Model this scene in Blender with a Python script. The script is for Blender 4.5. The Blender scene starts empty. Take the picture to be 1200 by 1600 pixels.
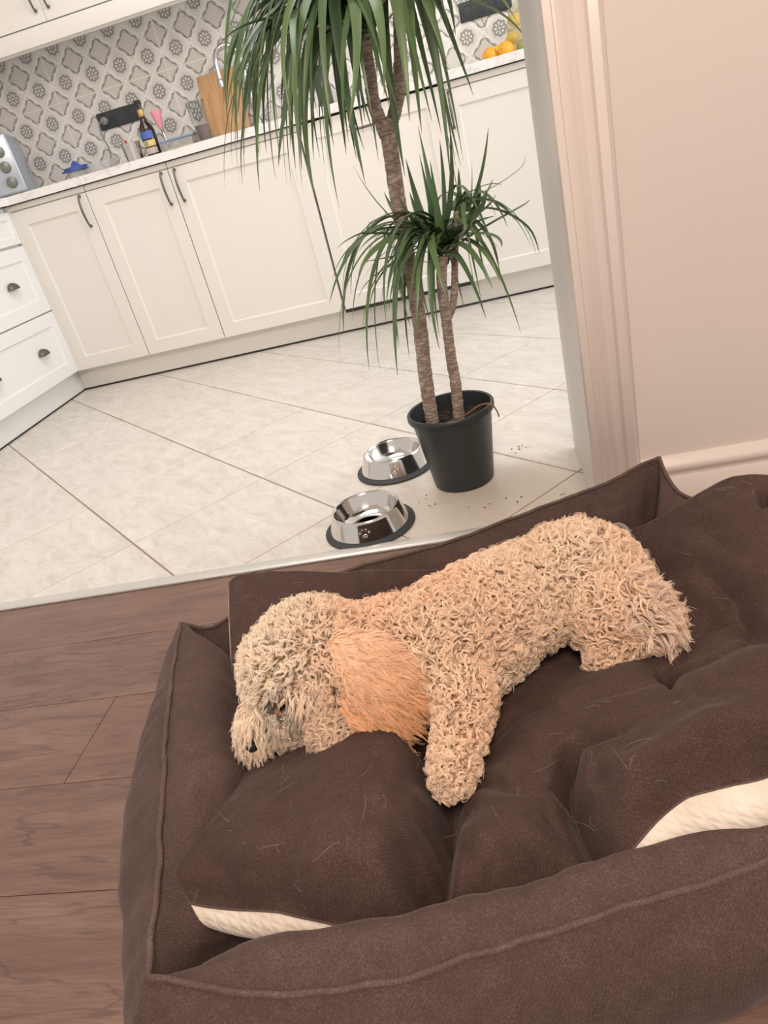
import bpy, bmesh, math, random
import numpy as np
from mathutils import Vector, Matrix
random.seed(7); RNG = np.random.default_rng(7)
SC = bpy.context.scene
COL = SC.collection
PI = math.pi

# ------------------------------------------------------------------ camera
CAM_H = 0.7406
F_PX = 1112.47
R_ = np.array([0.96700744, 0.09822497, -0.23504993])
U_ = np.array([0.16104356, 0.47921097, 0.86279883])
W_ = np.array([-0.19738689, 0.87218616, -0.44758207])
C0 = np.array([0, 0, CAM_H])
cd = bpy.data.cameras.new('camera'); cam = bpy.data.objects.new('camera', cd); COL.objects.link(cam)
cd.sensor_fit = 'VERTICAL'; cd.sensor_height = 24; cd.lens = F_PX / 1600 * 24
cd.clip_start = 0.02
cam.matrix_world = Matrix(((R_[0], U_[0], -W_[0], 0), (R_[1], U_[1], -W_[1], 0), (R_[2], U_[2], -W_[2], CAM_H), (0, 0, 0, 1)))
SC.camera = cam
# ------------------------------------------------------------------ world, lights, exposure
w = bpy.data.worlds.new('world'); SC.world = w; w.use_nodes = True
w.node_tree.nodes['Background'].inputs[0].default_value = (1.0, 0.90, 0.84, 1)
w.node_tree.nodes['Background'].inputs[1].default_value = 0.72
SC.view_settings.view_transform = 'Standard'; SC.view_settings.look = 'None'
SC.view_settings.exposure = 0.0; SC.view_settings.gamma = 1.0; SC.view_settings.use_curve_mapping = False
def area(name, loc, rot, size, power, colr, sy=None):
    l = bpy.data.lights.new(name, 'AREA'); l.energy = power; l.color = colr; l.size = size
    if sy: l.shape = 'RECTANGLE'; l.size_y = sy
    o = bpy.data.objects.new(name, l); o.location = loc; o.rotation_euler = rot; COL.objects.link(o); return o
area('kitchen_ceiling_light', (-0.8, 2.15, 2.50), (0, 0, 0), 1.2, 24, (1.0, 0.985, 0.985))
area('kitchen_window_light', (2.2, 2.45, 1.5), (0, math.radians(90), 0), 1.4, 35, (0.90, 0.95, 1.0))
area('living_ceiling_light', (0.15, -0.75, 2.35), (math.radians(38), 0, 0), 0.8, 53, (1.0, 0.80, 0.67))
SC.cycles.max_bounces = 8
try:
    SC.cycles.use_denoising = True
except Exception: pass

# ------------------------------------------------------------------ helpers
def at(x, y, z):
    d = W_ + (x - 600) / F_PX * R_ - (y - 800) / F_PX * U_
    return C0 + d * (z - CAM_H) / d[2]
def atY(x, y, Y):
    d = W_ + (x - 600) / F_PX * R_ - (y - 800) / F_PX * U_
    return C0 + d * Y / d[1]
def me_of(name, V, F, smooth=False):
    m = bpy.data.meshes.new(name)
    m.from_pydata([tuple(map(float, v)) for v in V], [], [tuple(map(int, f)) for f in F])
    m.update()
    if smooth: m.polygons.foreach_set('use_smooth', [True] * len(m.polygons))
    return m
def tag(o, label=None, cat=None, group=None, kind=None):
    if label: o['label'] = label
    if cat: o['category'] = cat
    if group: o['group'] = group
    if kind: o['kind'] = kind
    return o
def link(name, mesh, mat=None, parent=None):
    if mat is not None and len(mesh.materials) == 0: mesh.materials.append(mat)
    o = bpy.data.objects.new(name, mesh); COL.objects.link(o)
    if parent is not None: o.parent = parent
    return o
def obj(name, V, F, mat, parent=None, smooth=False):
    return link(name, me_of(name, V, F, smooth), mat, parent)
def empty(name, loc=(0, 0, 0), rz=0, parent=None):
    o = bpy.data.objects.new(name, None); COL.objects.link(o); o.location = loc; o.rotation_euler = (0, 0, rz)
    o.empty_display_size = .05
    if parent is not None: o.parent = parent
    return o
def fin(bm, name, mat, parent=None, smooth=False, ang=None):
    bmesh.ops.recalc_face_normals(bm, faces=bm.faces)
    m = bpy.data.meshes.new(name); bm.to_mesh(m); bm.free()
    if smooth: m.polygons.foreach_set('use_smooth', [True] * len(m.polygons))
    if smooth and ang: m.set_sharp_from_angle(angle=math.radians(ang))
    return link(name, m, mat, parent)
def bbox_bm(bm, x0, x1, y0, y1, z0, z1, bev=0.0, seg=2):
    r = bmesh.ops.create_cube(bm, size=1)
    for v in r['verts']:
        v.co = Vector(((x0 + x1) / 2 + v.co.x * (x1 - x0), (y0 + y1) / 2 + v.co.y * (y1 - y0), (z0 + z1) / 2 + v.co.z * (z1 - z0)))
    if bev > 0:
        es = list({e for v in r['verts'] for e in v.link_edges})
        bmesh.ops.bevel(bm, geom=es, offset=bev, segments=seg, profile=.5, affect='EDGES', clamp_overlap=True)
def box(name, x0, x1, y0, y1, z0, z1, mat, parent=None, bev=0.0, seg=2):
    bm = bmesh.new(); bbox_bm(bm, x0, x1, y0, y1, z0, z1, bev, seg)
    return fin(bm, name, mat, parent, smooth=bev > 0, ang=35)
def lathe_VF(prof, n=32, cx=0, cy=0, cz=0, close=False):
    V = []; F = []
    for (r, z) in prof:
        for k in range(n):
            a = 2 * PI * k / n; V.append((cx + r * math.cos(a), cy + r * math.sin(a), cz + z))
    m = len(prof)
    for i in range(m - 1 if not close else m):
        j = (i + 1) % m
        for k in range(n):
            k2 = (k + 1) % n
            F.append((i * n + k, i * n + k2, j * n + k2, j * n + k))
    return V, F
def lathe(name, prof, mat, parent=None, n=32, c=(0, 0, 0), caps=True, ang=40):
    V, F = lathe_VF(prof, n, *c)
    bm = bmesh.new(); vs = [bm.verts.new(v) for v in V]
    for f in F: bm.faces.new([vs[i] for i in f])
    if caps:
        for base, r in ((0, prof[0][0]), ((len(prof) - 1) * n, prof[-1][0])):
            if r > 1e-5: bm.faces.new([vs[base + k] for k in range(n)])
    bmesh.ops.remove_doubles(bm, verts=bm.verts, dist=1e-6)
    return fin(bm, name, mat, parent, smooth=True, ang=ang)
def tube_VF(P, rad, n=8, base=0):
    P = np.array(P, float); N = len(P); T = np.gradient(P, axis=0); T /= np.linalg.norm(T, axis=1)[:, None] + 1e-12
    rad = np.broadcast_to(np.array(rad, float), (N,))
    ref = np.array([0, 0, 1.]) if abs(T[0][2]) < .9 else np.array([1., 0, 0])
    a = np.cross(T[0], ref); a /= np.linalg.norm(a); V = []
    for i in range(N):
        a = a - T[i] * (a @ T[i]); a /= np.linalg.norm(a) + 1e-12; b = np.cross(T[i], a)
        for k in range(n):
            t = 2 * PI * k / n; V.append(P[i] + rad[i] * (math.cos(t) * a + math.sin(t) * b))
    F = []
    for i in range(N - 1):
        for k in range(n):
            k2 = (k + 1) % n; F.append((base + i * n + k, base + i * n + k2, base + (i + 1) * n + k2, base + (i + 1) * n + k))
    F.append(tuple(base + k for k in range(n))[::-1]); F.append(tuple(base + (N - 1) * n + k for k in range(n)))
    return V, F
def tube(name, P, rad, mat, parent=None, n=8):
    V, F = tube_VF(P, rad, n); return obj(name, V, F, mat, parent, True)
def spline(P, m=10):
    """Catmull-Rom through the points"""
    P = np.array(P, float); Q = np.vstack([2 * P[0] - P[1], P, 2 * P[-1] - P[-2]]); out = []
    for i in range(1, len(Q) - 2):
        for k in range(m):
            t = k / m; p0, p1, p2, p3 = Q[i - 1], Q[i], Q[i + 1], Q[i + 2]
            out.append(.5 * ((2 * p1) + (-p0 + p2) * t + (2 * p0 - 5 * p1 + 4 * p2 - p3) * t * t + (-p0 + 3 * p1 - 3 * p2 + p3) * t ** 3))
    out.append(Q[-2]); return np.array(out)
def resample(P, n):
    P = np.array(P, float); s = np.r_[0, np.cumsum(np.linalg.norm(np.diff(P, axis=0), axis=1))]
    t = np.linspace(0, s[-1], n); return np.array([np.interp(t, s, P[:, k]) for k in range(P.shape[1])]).T

# ------------------------------------------------------------------ materials
def M(name, c, rough=.5, metal=0., **k):
    m = bpy.data.materials.new(name); m.use_nodes = True; b = m.node_tree.nodes['Principled BSDF']
    b.inputs['Base Color'].default_value = (*c, 1); b.inputs['Roughness'].default_value = rough; b.inputs['Metallic'].default_value = metal
    for kk, v in k.items(): b.inputs[kk.replace('_', ' ')].default_value = v
    return m
class NT:
    def __init__(s, m): s.m = m; s.t = m.node_tree; s.b = s.t.nodes['Principled BSDF']
    def n(s, ty, **k):
        nd = s.t.nodes.new(ty)
        for a, v in k.items(): setattr(nd, a, v)
        return nd
    def l(s, a, b): s.t.links.new(a, b)
    def set(s, sock, v):
        if hasattr(v, 'node'): s.l(v, sock)
        else: sock.default_value = v
    def math(s, op, a, b=None, c=None, clamp=False):
        nd = s.n('ShaderNodeMath', operation=op); nd.use_clamp = clamp
        s.set(nd.inputs[0], a)
        if b is not None: s.set(nd.inputs[1], b)
        if c is not None: s.set(nd.inputs[2], c)
        return nd.outputs[0]
    def mix(s, f, a, b):
        nd = s.n('ShaderNodeMix', data_type='RGBA'); s.set(nd.inputs['Factor'], f)
        for k, v in ((6, a), (7, b)):
            s.set(nd.inputs[k], v if hasattr(v, 'node') else (*v, 1))
        return nd.outputs[2]
    def coord(s, which='Object', scale=(1, 1, 1), rot=(0, 0, 0), loc=(0, 0, 0)):
        tc = s.n('ShaderNodeTexCoord'); mp = s.n('ShaderNodeMapping'); s.l(tc.outputs[which], mp.inputs[0])
        mp.inputs['Scale'].default_value = scale; mp.inputs['Rotation'].default_value = rot; mp.inputs['Location'].default_value = loc
        return mp.outputs[0]
    def noise(s, vec, scale, detail=3, rough=.5, dist=0):
        nd = s.n('ShaderNodeTexNoise'); s.l(vec, nd.inputs['Vector']); nd.inputs['Scale'].default_value = scale
        nd.inputs['Detail'].default_value = detail; nd.inputs['Roughness'].default_value = rough; nd.inputs['Distortion'].default_value = dist
        return nd.outputs[0]
    def ramp(s, f, stops):
        nd = s.n('ShaderNodeValToRGB'); s.l(f, nd.inputs[0]); cr = nd.color_ramp
        while len(cr.elements) < len(stops): cr.elements.new(.5)
        for e, (p, c) in zip(cr.elements, stops): e.position = p; e.color = (*c, 1)
        return nd.outputs[0]
    def bump(s, h, strength, dist=.001):
        nd = s.n('ShaderNodeBump'); s.l(h, nd.inputs['Height']); nd.inputs['Strength'].default_value = strength; nd.inputs['Distance'].default_value = dist
        s.l(nd.outputs[0], s.b.inputs['Normal']); return nd

def mat_paint(name, c, rough=.45, sc=60, st=.15, var=.03):
    m = M(name, c, rough); t = NT(m); v = t.coord()
    n = t.noise(v, sc, 4)
    t.bump(n, st, .001)
    big = t.noise(v, 2.5, 3)
    t.l(t.ramp(big, [(.3, tuple(x * (1 - var) for x in c)), (.7, tuple(min(1, x * (1 + var)) for x in c))]), t.b.inputs['Base Color'])
    return m
m_wall = mat_paint('wall_paint', (.70, .625, .565), .55, 130, .25, .02)
m_jamb = mat_paint('jamb_paint', (.82, .785, .735), .45, 30, .3, .03)
m_trim = mat_paint('trim_gloss_paint', (.74, .655, .595), .28, 45, .35, .02)  # peach cast of the warm room light is mixed into this colour
m_cab = mat_paint('cabinet_cream', (.80, .775, .72), .38, 90, .05, .01)
m_cabw = mat_paint('cabinet_white', (.82, .83, .82), .35, 90, .05, .01)
m_cabi = M('cabinet_inside', (.45, .43, .38), .7)
m_dark = M('dark_gap', (.03, .028, .025), .8)
m_ceil = M('ceiling_white', (.82, .80, .77), .8)
m_bronze = M('aged_bronze', (.16, .145, .125), .42, .75)
m_steel = M('polished_steel', (.72, .70, .67), .11, 1.0)
m_chrome = M('chrome', (.5, .51, .52), .22, 1.0)
m_rubber = M('dark_rubber', (.035, .038, .04), .6)
m_pot = M('pot_plastic', (.022, .028, .03), .42)
m_sock = M('socket_black', (.035, .042, .045), .45)
m_alu = M('threshold_strip', (.62, .61, .57), .38, .35)
m_plug = M('plug_grey', (.25, .25, .26), .4)

def mat_quartz():
    m = M('white_quartz', (.83, .82, .80), .25); t = NT(m); v = t.coord()
    n = t.noise(v, 5, 5, .6, 1.2); d = t.math('ABSOLUTE', t.math('SUBTRACT', n, .5))
    t.l(t.ramp(d, [(0, (.62, .60, .58)), (.012, (.80, .79, .77)), (.05, (.85, .84, .82))]), t.b.inputs['Base Color']); return m
m_quartz = mat_quartz()
def mat_floortile():
    m = M('cream_stone_tile', (.7, .66, .58), .33); t = NT(m); v = t.coord(scale=(1, 1, 1), rot=(0, 0, .77))
    oi = t.n('ShaderNodeObjectInfo'); ad = t.n('ShaderNodeVectorMath', operation='ADD'); sc = t.n('ShaderNodeVectorMath', operation='SCALE')
    cb = t.n('ShaderNodeCombineXYZ'); t.l(oi.outputs['Random'], cb.inputs[0]); t.l(oi.outputs['Random'], cb.inputs[1]); sc.inputs['Scale'].default_value = 37
    t.l(cb.outputs[0], sc.inputs[0]); t.l(v, ad.inputs[0]); t.l(sc.outputs[0], ad.inputs[1])
    st = t.n('ShaderNodeMapping'); st.inputs['Scale'].default_value = (1, 2.6, 1); t.l(ad.outputs[0], st.inputs[0])
    n1 = t.noise(st.outputs[0], 9, 8, .65, .8); n2 = t.noise(st.outputs[0], 42, 6, .6, .4)
    c = t.ramp(n1, [(.3, (.58, .53, .47)), (.5, (.68, .64, .585)), (.7, (.75, .72, .67))])
    s = t.math('MULTIPLY', t.math('SUBTRACT', n2, .53), 9, clamp=True)
    c2 = t.mix(t.math('MULTIPLY', s, .35), c, (.56, .50, .42))
    # worn soil near the doorway
    pos = t.n('ShaderNodeNewGeometry'); sx = t.n('ShaderNodeSeparateXYZ'); t.l(pos.outputs['Position'], sx.inputs[0])
    dx = t.math('MULTIPLY', t.math('ADD', sx.outputs[0], .08), 3.0); dy = t.math('MULTIPLY', t.math('SUBTRACT', sx.outputs[1], 1.42), 4.5)
    rr = t.math('ADD', t.math('MULTIPLY', dx, dx), t.math('MULTIPLY', dy, dy))
    soil = t.math('MULTIPLY', t.math('SUBTRACT', 1, rr, clamp=True), t.math('MULTIPLY', n1, .9))
    c3 = t.mix(soil, c2, (.50, .40, .29)); t.l(c3, t.b.inputs['Base Color'])
    t.bump(t.math('ADD', n1, t.math('MULTIPLY', n2, .3)), .25, .0015); return m
m_tile = mat_floortile()
m_grout = mat_paint('brown_grout', (.36, .25, .18), .8, 200, .3, .1)
def mat_wood():
    m = M('brown_oak_laminate', (.25, .15, .1), .38); t = NT(m)
    oi = t.n('ShaderNodeObjectInfo'); cb = t.n('ShaderNodeCombineXYZ'); t.l(t.math('MULTIPLY', oi.outputs['Random'], 23), cb.inputs[0]); t.l(t.math('MULTIPLY', oi.outputs['Random'], 11), cb.inputs[1])
    v = t.coord(); ad = t.n('ShaderNodeVectorMath', operation='ADD'); t.l(v, ad.inputs[0]); t.l(cb.outputs[0], ad.inputs[1])
    def mp(s):
        q = t.n('ShaderNodeMapping'); q.inputs['Scale'].default_value = s; t.l(ad.outputs[0], q.inputs[0]); return q.outputs[0]
    big = t.noise(mp((1.1, 7, 1)), 3.0, 4, .55, 1.0); fine = t.noise(mp((5, 110, 1)), 4, 6, .7, .6); knot = t.noise(mp((.75, 6.5, 1)), 2.3, 3, .6, .7)
    c = t.ramp(big, [(.25, (.115, .064, .046)), (.42, (.185, .104, .076)), (.6, (.235, .140, .105)), (.8, (.285, .178, .138))])
    c = t.mix(t.math('MULTIPLY', t.math('SUBTRACT', fine, .40, clamp=True), 2.0, clamp=True), c, (.065, .038, .030))
    streak = t.math('MULTIPLY', t.math('SUBTRACT', t.math('ABSOLUTE', t.math('SUBTRACT', knot, .5)), .014), -60, clamp=True)
    c = t.mix(t.math('MULTIPLY', streak, .5), c, (.030, .020, .018))
    tint = t.mix(t.math('MULTIPLY', oi.outputs['Random'], .35), c, (.235, .125, .093)); t.l(tint, t.b.inputs['Base Color'])
    t.bump(fine, .35, .0008); return m
m_wood = mat_wood()
m_woodgap = M('plank_gap', (.06, .035, .025), .8)

def mat_splash():
    """printed cement-look pattern: diamonds with rosettes and quatrefoils"""
    m = M('patterned_wall_tile', (.7, .68, .64), .3); t = NT(m); D = .1485
    g = t.n('ShaderNodeNewGeometry'); sx = t.n('ShaderNodeSeparateXYZ'); t.l(g.outputs['Position'], sx.inputs[0])
    a = t.math('DIVIDE', t.math('ADD', t.math('ADD', sx.outputs[0], sx.outputs[1]), 1.932 - 3.895), D)   # along the wall
    b = t.math('DIVIDE', t.math('SUBTRACT', sx.outputs[2], 1.287), D)
    p = t.math('ADD', a, b); q = t.math('SUBTRACT', a, b)
    # cells of the rotated lattice: side sqrt(.5) of D; centre at integers (p+q even: quatrefoil, odd: rosette)
    pr = t.math('ROUND', p); qr = t.math('ROUND', q)
    par = t.math('PINGPONG', t.math('ADD', pr, qr), 1.0)      # 0 quatrefoil, 1 rosette
    u = t.math('SUBTRACT', p, pr); v = t.math('SUBTRACT', q, qr)                # -.5 .. .5
    au = t.math('ABSOLUTE', u); av = t.math('ABSOLUTE', v)
    ch = t.math('MAXIMUM', au, av)
    r = t.math('SQRT', t.math('ADD', t.math('MULTIPLY', u, u), t.math('MULTIPLY', v, v)))
    th = t.math('ARCTAN2', v, u)
    def band(x, c, wd):   # 1 inside |x-c|<wd, soft
        return t.math('MULTIPLY', t.math('SUBTRACT', wd, t.math('ABSOLUTE', t.math('SUBTRACT', x, c))), 45, clamp=True)
    def inside(x, c): return t.math('MULTIPLY', t.math('SUBTRACT', c, x), 45, clamp=True)
    vv = t.coord(); nz = t.noise(vv, 28, 4); nf = t.noise(vv, 160, 4)
    L = (.82, .795, .76); MID = (.66, .64, .61); DK = (.27, .265, .255); LT = (.90, .88, .85); BE = (.73, .70, .66)
    base = t.mix(nz, (.76, .735, .70), (.86, .835, .80))
    # rosette
    c8 = t.math('COSINE', t.math('MULTIPLY', th, 8)); c4 = t.math('COSINE', t.math('MULTIPLY', th, 4))
    ro = t.math('ADD', .315, t.math('MULTIPLY', c8, .020))
    R = t.mix(inside(r, .43), base, t.mix(nz, MID, L))
    R = t.mix(band(ch, .40, .012), R, LT)
    R = t.mix(t.math('MULTIPLY', inside(r, t.math('ADD', ro, .035)), .5), R, MID)
    R = t.mix(inside(r, ro), R, DK)
    pet = t.math('MULTIPLY', inside(t.math('ABSOLUTE', t.math('SUBTRACT', r, .165)), .070), t.math('MULTIPLY', t.math('SUBTRACT', c8, -.1), 3, clamp=True))
    R = t.mix(t.math('MULTIPLY', pet, .85), R, LT)
    R = t.mix(inside(r, .075), R, DK); R = t.mix(inside(r, .05), R, LT); R = t.mix(inside(r, .022), R, MID)
    # quatrefoil : rounded square with cusps toward the corners
    sq = t.math('ADD', t.math('MULTIPLY', c4, -.035), t.math('ADD', .395, t.math('MULTIPLY', t.math('SINE', t.math('MULTIPLY', th, 16)), .006)))
    d4 = t.math('POWER', t.math('ADD', t.math('POWER', au, 3.2), t.math('POWER', av, 3.2)), 1 / 3.2)
    Q = base
    Q = t.mix(band(d4, sq, t.math('ADD', .050, t.math('MULTIPLY', c8, -.016))), Q, DK)
    inn = inside(d4, t.math('SUBTRACT', sq, .035)); Q = t.mix(inn, Q, t.mix(nz, BE, (.68, .65, .60)))
    Q = t.mix(t.math('MULTIPLY', band(d4, t.math('SUBTRACT', sq, .06), .008), .5), Q, LT)
    cur = t.math('MULTIPLY', band(t.math('SINE', t.math('ADD', t.math('MULTIPLY', r, 62), t.math('MULTIPLY', c8, 1.6))), 1, .35), inside(r, .26))
    Q = t.mix(t.math('MULTIPLY', cur, .4), Q, LT)
    # curled knots in the corners
    cr_ = t.math('SQRT', t.math('ADD', t.math('POWER', t.math('SUBTRACT', au, .42), 2), t.math('POWER', t.math('SUBTRACT', av, .42), 2)))
    Q = t.mix(band(cr_, .035, .016), Q, DK)
    c = t.mix(par, Q, R)
    c = t.mix(t.math('MULTIPLY', t.math('SUBTRACT', ch, .452), 40, clamp=True), c, LT)      # pale lattice lines
    c = t.mix(t.math('MULTIPLY', nf, .25), c, (.62, .60, .56)); t.l(c, t.b.inputs['Base Color'])
    return m
m_splash = mat_splash()
m_wgrout = M('white_grout', (.92, .90, .86), .7)

def mat_fabric(name, c, sheen=.35, sc=1):
    m = M(name, c, .9, 0, Sheen_Weight=sheen, Sheen_Roughness=.35, Specular_IOR_Level=.15)
    m.node_tree.nodes['Principled BSDF'].inputs['Sheen Tint'].default_value = (.85, .72, .66, 1)
    t = NT(m); v = t.coord()
    wv = t.n('ShaderNodeMapping'); wv.inputs['Scale'].default_value = (1, 1, 1); t.l(v, wv.inputs[0])
    sx = t.n('ShaderNodeSeparateXYZ'); t.l(v, sx.inputs[0])
    k = 2 * PI / .0030 * sc
    a = t.math('SINE', t.math('MULTIPLY', t.math('ADD', sx.outputs[0], t.math('MULTIPLY', sx.outputs[2], .6)), k))
    b = t.math('SINE', t.math('MULTIPLY', t.math('ADD', sx.outputs[1], t.math('MULTIPLY', sx.outputs[2], .6)), k))
    we = t.math('MULTIPLY', a, b)
    fz = t.noise(v, 520, 3, .6); mid = t.noise(v, 45, 5, .6); big = t.noise(v, 7, 4)
    f = t.math('ADD', t.math('MULTIPLY', we, .05), t.math('ADD', t.math('MULTIPLY', fz, .60), t.math('ADD', t.math('MULTIPLY', mid, .22), t.math('MULTIPLY', big, .20))))
    t.l(t.ramp(f, [(.30, tuple(x * .62 for x in c)), (.52, c), (.74, tuple(min(1, x * 1.75 + .01) for x in c))]), t.b.inputs['Base Color'])
    t.bump(t.math('ADD', t.math('MULTIPLY', we, .3), fz), .6, .0006)
    return m
m_fab = mat_fabric('brown_canvas', (.072, .044, .037), .10)
m_fab2 = mat_fabric('brown_canvas_worn', (.092, .060, .052), .14)
m_pipe = mat_fabric('brown_piping', (.115, .078, .068), .15, .8)
def mat_cream():
    m = M('cream_quilted_fabric', (.78, .70, .58), .85, Sheen_Weight=.3); t = NT(m); v = t.coord(rot=(0, 0, .4))
    sx = t.n('ShaderNodeSeparateXYZ'); t.l(v, sx.inputs[0]); k = PI / .013
    def cell(s): return t.math('ABSOLUTE', t.math('SINE', t.math('MULTIPLY', s, k)))
    a = cell(t.math('ADD', sx.outputs[0], t.math('MULTIPLY', sx.outputs[2], .9))); b = cell(t.math('ADD', sx.outputs[1], sx.outputs[2]))
    mm = t.math('MINIMUM', a, b)
    h = t.math('MULTIPLY', t.math('SUBTRACT', mm, .25, clamp=True), -1.5)
    n = t.noise(v, 300, 3); t.bump(t.math('ADD', t.math('MULTIPLY', h, -1), t.math('MULTIPLY', n, .2)), .45, .0015)
    big = t.noise(v, 14, 3)
    t.l(t.ramp(big, [(.3, (.66, .57, .46)), (.6, (.80, .72, .61))]), t.b.inputs['Base Color']); return m
m_cream = mat_cream()
def mat_bark():
    m = M('ringed_bark', (.3, .24, .18), .8); t = NT(m); v = t.coord()
    n = t.noise(v, 60, 5); vo = t.n('ShaderNodeTexVoronoi'); mp = t.n('ShaderNodeMapping'); mp.inputs['Scale'].default_value = (38, 38, 110); t.l(v, mp.inputs[0]); t.l(mp.outputs[0], vo.inputs['Vector']); vo.inputs['Scale'].default_value = 1
    vo.feature = 'DISTANCE_TO_EDGE'
    e = t.math('ADD', t.math('MULTIPLY', vo.outputs[0], 5, clamp=True), .35, clamp=True)
    c = t.ramp(n, [(.3, (.25, .18, .14)), (.55, (.42, .335, .27)), (.8, (.54, .45, .38))])
    t.l(t.mix(e, (.20, .14, .11), c), t.b.inputs['Base Color']); t.bump(t.math('ADD', e, n), .8, .002); return m
m_bark = mat_bark()
def mat_leaf():
    m = M('dracaena_leaf', (.06, .14, .05), .38, Specular_IOR_Level=.45); t = NT(m)
    oi = t.n('ShaderNodeObjectInfo'); v = t.coord('UV', (30, 1.5, 1)); n = t.noise(v, 3, 3)
    c = t.mix(oi.outputs['Random'], (.045, .105, .045), (.11, .19, .065)); c = t.mix(t.math('MULTIPLY', n, .5), c, (.16, .24, .12))
    uv = t.n('ShaderNodeTexCoord'); s = t.n('ShaderNodeSeparateXYZ'); t.l(uv.outputs['UV'], s.inputs[0])
    tip = t.math('MULTIPLY', t.math('SUBTRACT', s.outputs[1], .955), 25, clamp=True); c = t.mix(tip, c, (.20, .11, .06))
    t.l(c, t.b.inputs['Base Color'])
    try: m.node_tree.nodes['Principled BSDF'].inputs['Transmission Weight'].default_value = 0
    except Exception: pass
    return m
m_leaf = mat_leaf()
m_soil = mat_paint('potting_soil', (.028, .019, .016), .95, 120, 1.0, .5)
m_glass = M('clear_glass', (.95, .97, .97), .04, 0, Transmission_Weight=1.0, IOR=1.05)
m_plastic = M('clear_plastic', (.93, .94, .95), .12, 0, Transmission_Weight=.85, IOR=1.3)
m_blue = M('blue_plastic', (.07, .13, .42), .35)
m_pink = M('pink_silicone', (.80, .33, .38), .45)
m_amber = M('dark_amber_glass', (.035, .014, .008), .08, 0, Coat_Weight=.5)
m_gold = M('gold_foil', (.62, .42, .16), .35, .5)
m_lblue = M('label_blue', (.08, .15, .50), .5)
m_lyel = M('label_yellow', (.75, .58, .18), .5)
m_lwhite = M('label_white', (.62, .52, .48), .5)
m_lemon = mat_paint('lemon_skin', (.85, .62, .05), .4, 300, .3, .05)
m_orange = mat_paint('orange_skin', (.90, .42, .03), .4, 300, .3, .05)
m_lime = mat_paint('green_fruit_skin', (.32, .36, .06), .4, 300, .3, .1)
m_net = M('thin_bag_film', (.85, .78, .60), .25, 0, Transmission_Weight=.8, IOR=1.1)
m_red = M('red_plastic', (.45, .04, .05), .4)
m_white = M('white_plastic', (.80, .79, .77), .35)
m_appl = M('blue_grey_steel', (.47, .52, .58), .32, .55)
def mat_board():
    m = M('bamboo_board', (.56, .33, .15), .5); t = NT(m); v = t.coord(scale=(1, 1, .12)); n = t.noise(v, 60, 4, .6, .5)
    t.l(t.ramp(n, [(.3, (.44, .235, .095)), (.55, (.58, .34, .16)), (.75, (.66, .42, .22))]), t.b.inputs['Base Color']); return m
m_board = mat_board()

# ------------------------------------------------------------------ structure
Y_W = 1.26; Y_W2 = 1.614; X_J = .13; YD = 3.303; Y_B = 3.895; X_L = -2.66; X_R = 2.3; Z_C = 2.55
def struct(o): o['kind'] = 'structure'; return o
def clip(poly, a, b, c):      # keep a*x+b*y<=c
    out = []
    for i in range(len(poly)):
        p, q = poly[i], poly[(i + 1) % len(poly)]; dp = a * p[0] + b * p[1] - c; dq = a * q[0] + b * q[1] - c
        if dp <= 0: out.append(p)
        if dp * dq < 0: k = dp / (dp - dq); out.append((p[0] + (q[0] - p[0]) * k, p[1] + (q[1] - p[1]) * k))
    return out
def slab(name, poly, z0, z1, ch, mat, parent, dz=0):
    """a flat piece with a small chamfer, from a convex outline"""
    n = len(poly); cx = sum(p[0] for p in poly) / n; cy = sum(p[1] for p in poly) / n; V = []
    ins = []
    for p in poly:
        d = math.hypot(p[0] - cx, p[1] - cy); k = max(0, 1 - ch * 1.3 / max(d, 1e-6)); ins.append((cx + (p[0] - cx) * k, cy + (p[1] - cy) * k))
    V += [(p[0] - cx, p[1] - cy, z0) for p in poly] + [(p[0] - cx, p[1] - cy, z1 - ch) for p in poly] + [(p[0] - cx, p[1] - cy, z1) for p in ins]
    F = [tuple(range(n))[::-1], tuple(2 * n + k for k in range(n))]
    for r in range(2):
        for k in range(n): F.append((r * n + k, r * n + (k + 1) % n, (r + 1) * n + (k + 1) % n, (r + 1) * n + k))
    o = obj(name, V, F, mat, parent); o.location = (cx, cy, dz); return o
# kitchen floor
fk = struct(box('floor', X_L - .1, X_R, Y_W + .012, 4.0, -.05, -.0035, m_grout)); fk['label'] = 'kitchen floor of cream stone tiles laid diagonally with brown joints'
ga = .7715; T = .3960; ca, sa = math.cos(ga), math.sin(ga); g = .0022
for i in range(-9, 10):
    for j in range(-9, 10):
        P = []
        for (a, b) in ((0, 0), (1, 0), (1, 1), (0, 1)):
            aa = (i + a) * T + (g if a == 0 else -g); bb = (j + b) * T + (g if b == 0 else -g)
            P.append((-1.0005 + aa * ca + bb * sa, 1.4994 + aa * sa - bb * ca))
        for cl in ((0, -1, -(Y_W + .03)), (0, 1, 3.40), (-1, 0, 2.15), (1, 0, .9)): P = clip(P, *cl) if P else P
        if len(P) < 3: continue
        A = abs(sum(P[k][0] * P[(k + 1) % len(P)][1] - P[(k + 1) % len(P)][0] * P[k][1] for k in range(len(P)))) / 2
        if A < .0012: continue
        slab('tile', P[::-1], -.0035, 0, .0012, m_tile, fk, random.uniform(-.0003, .0003))
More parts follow.
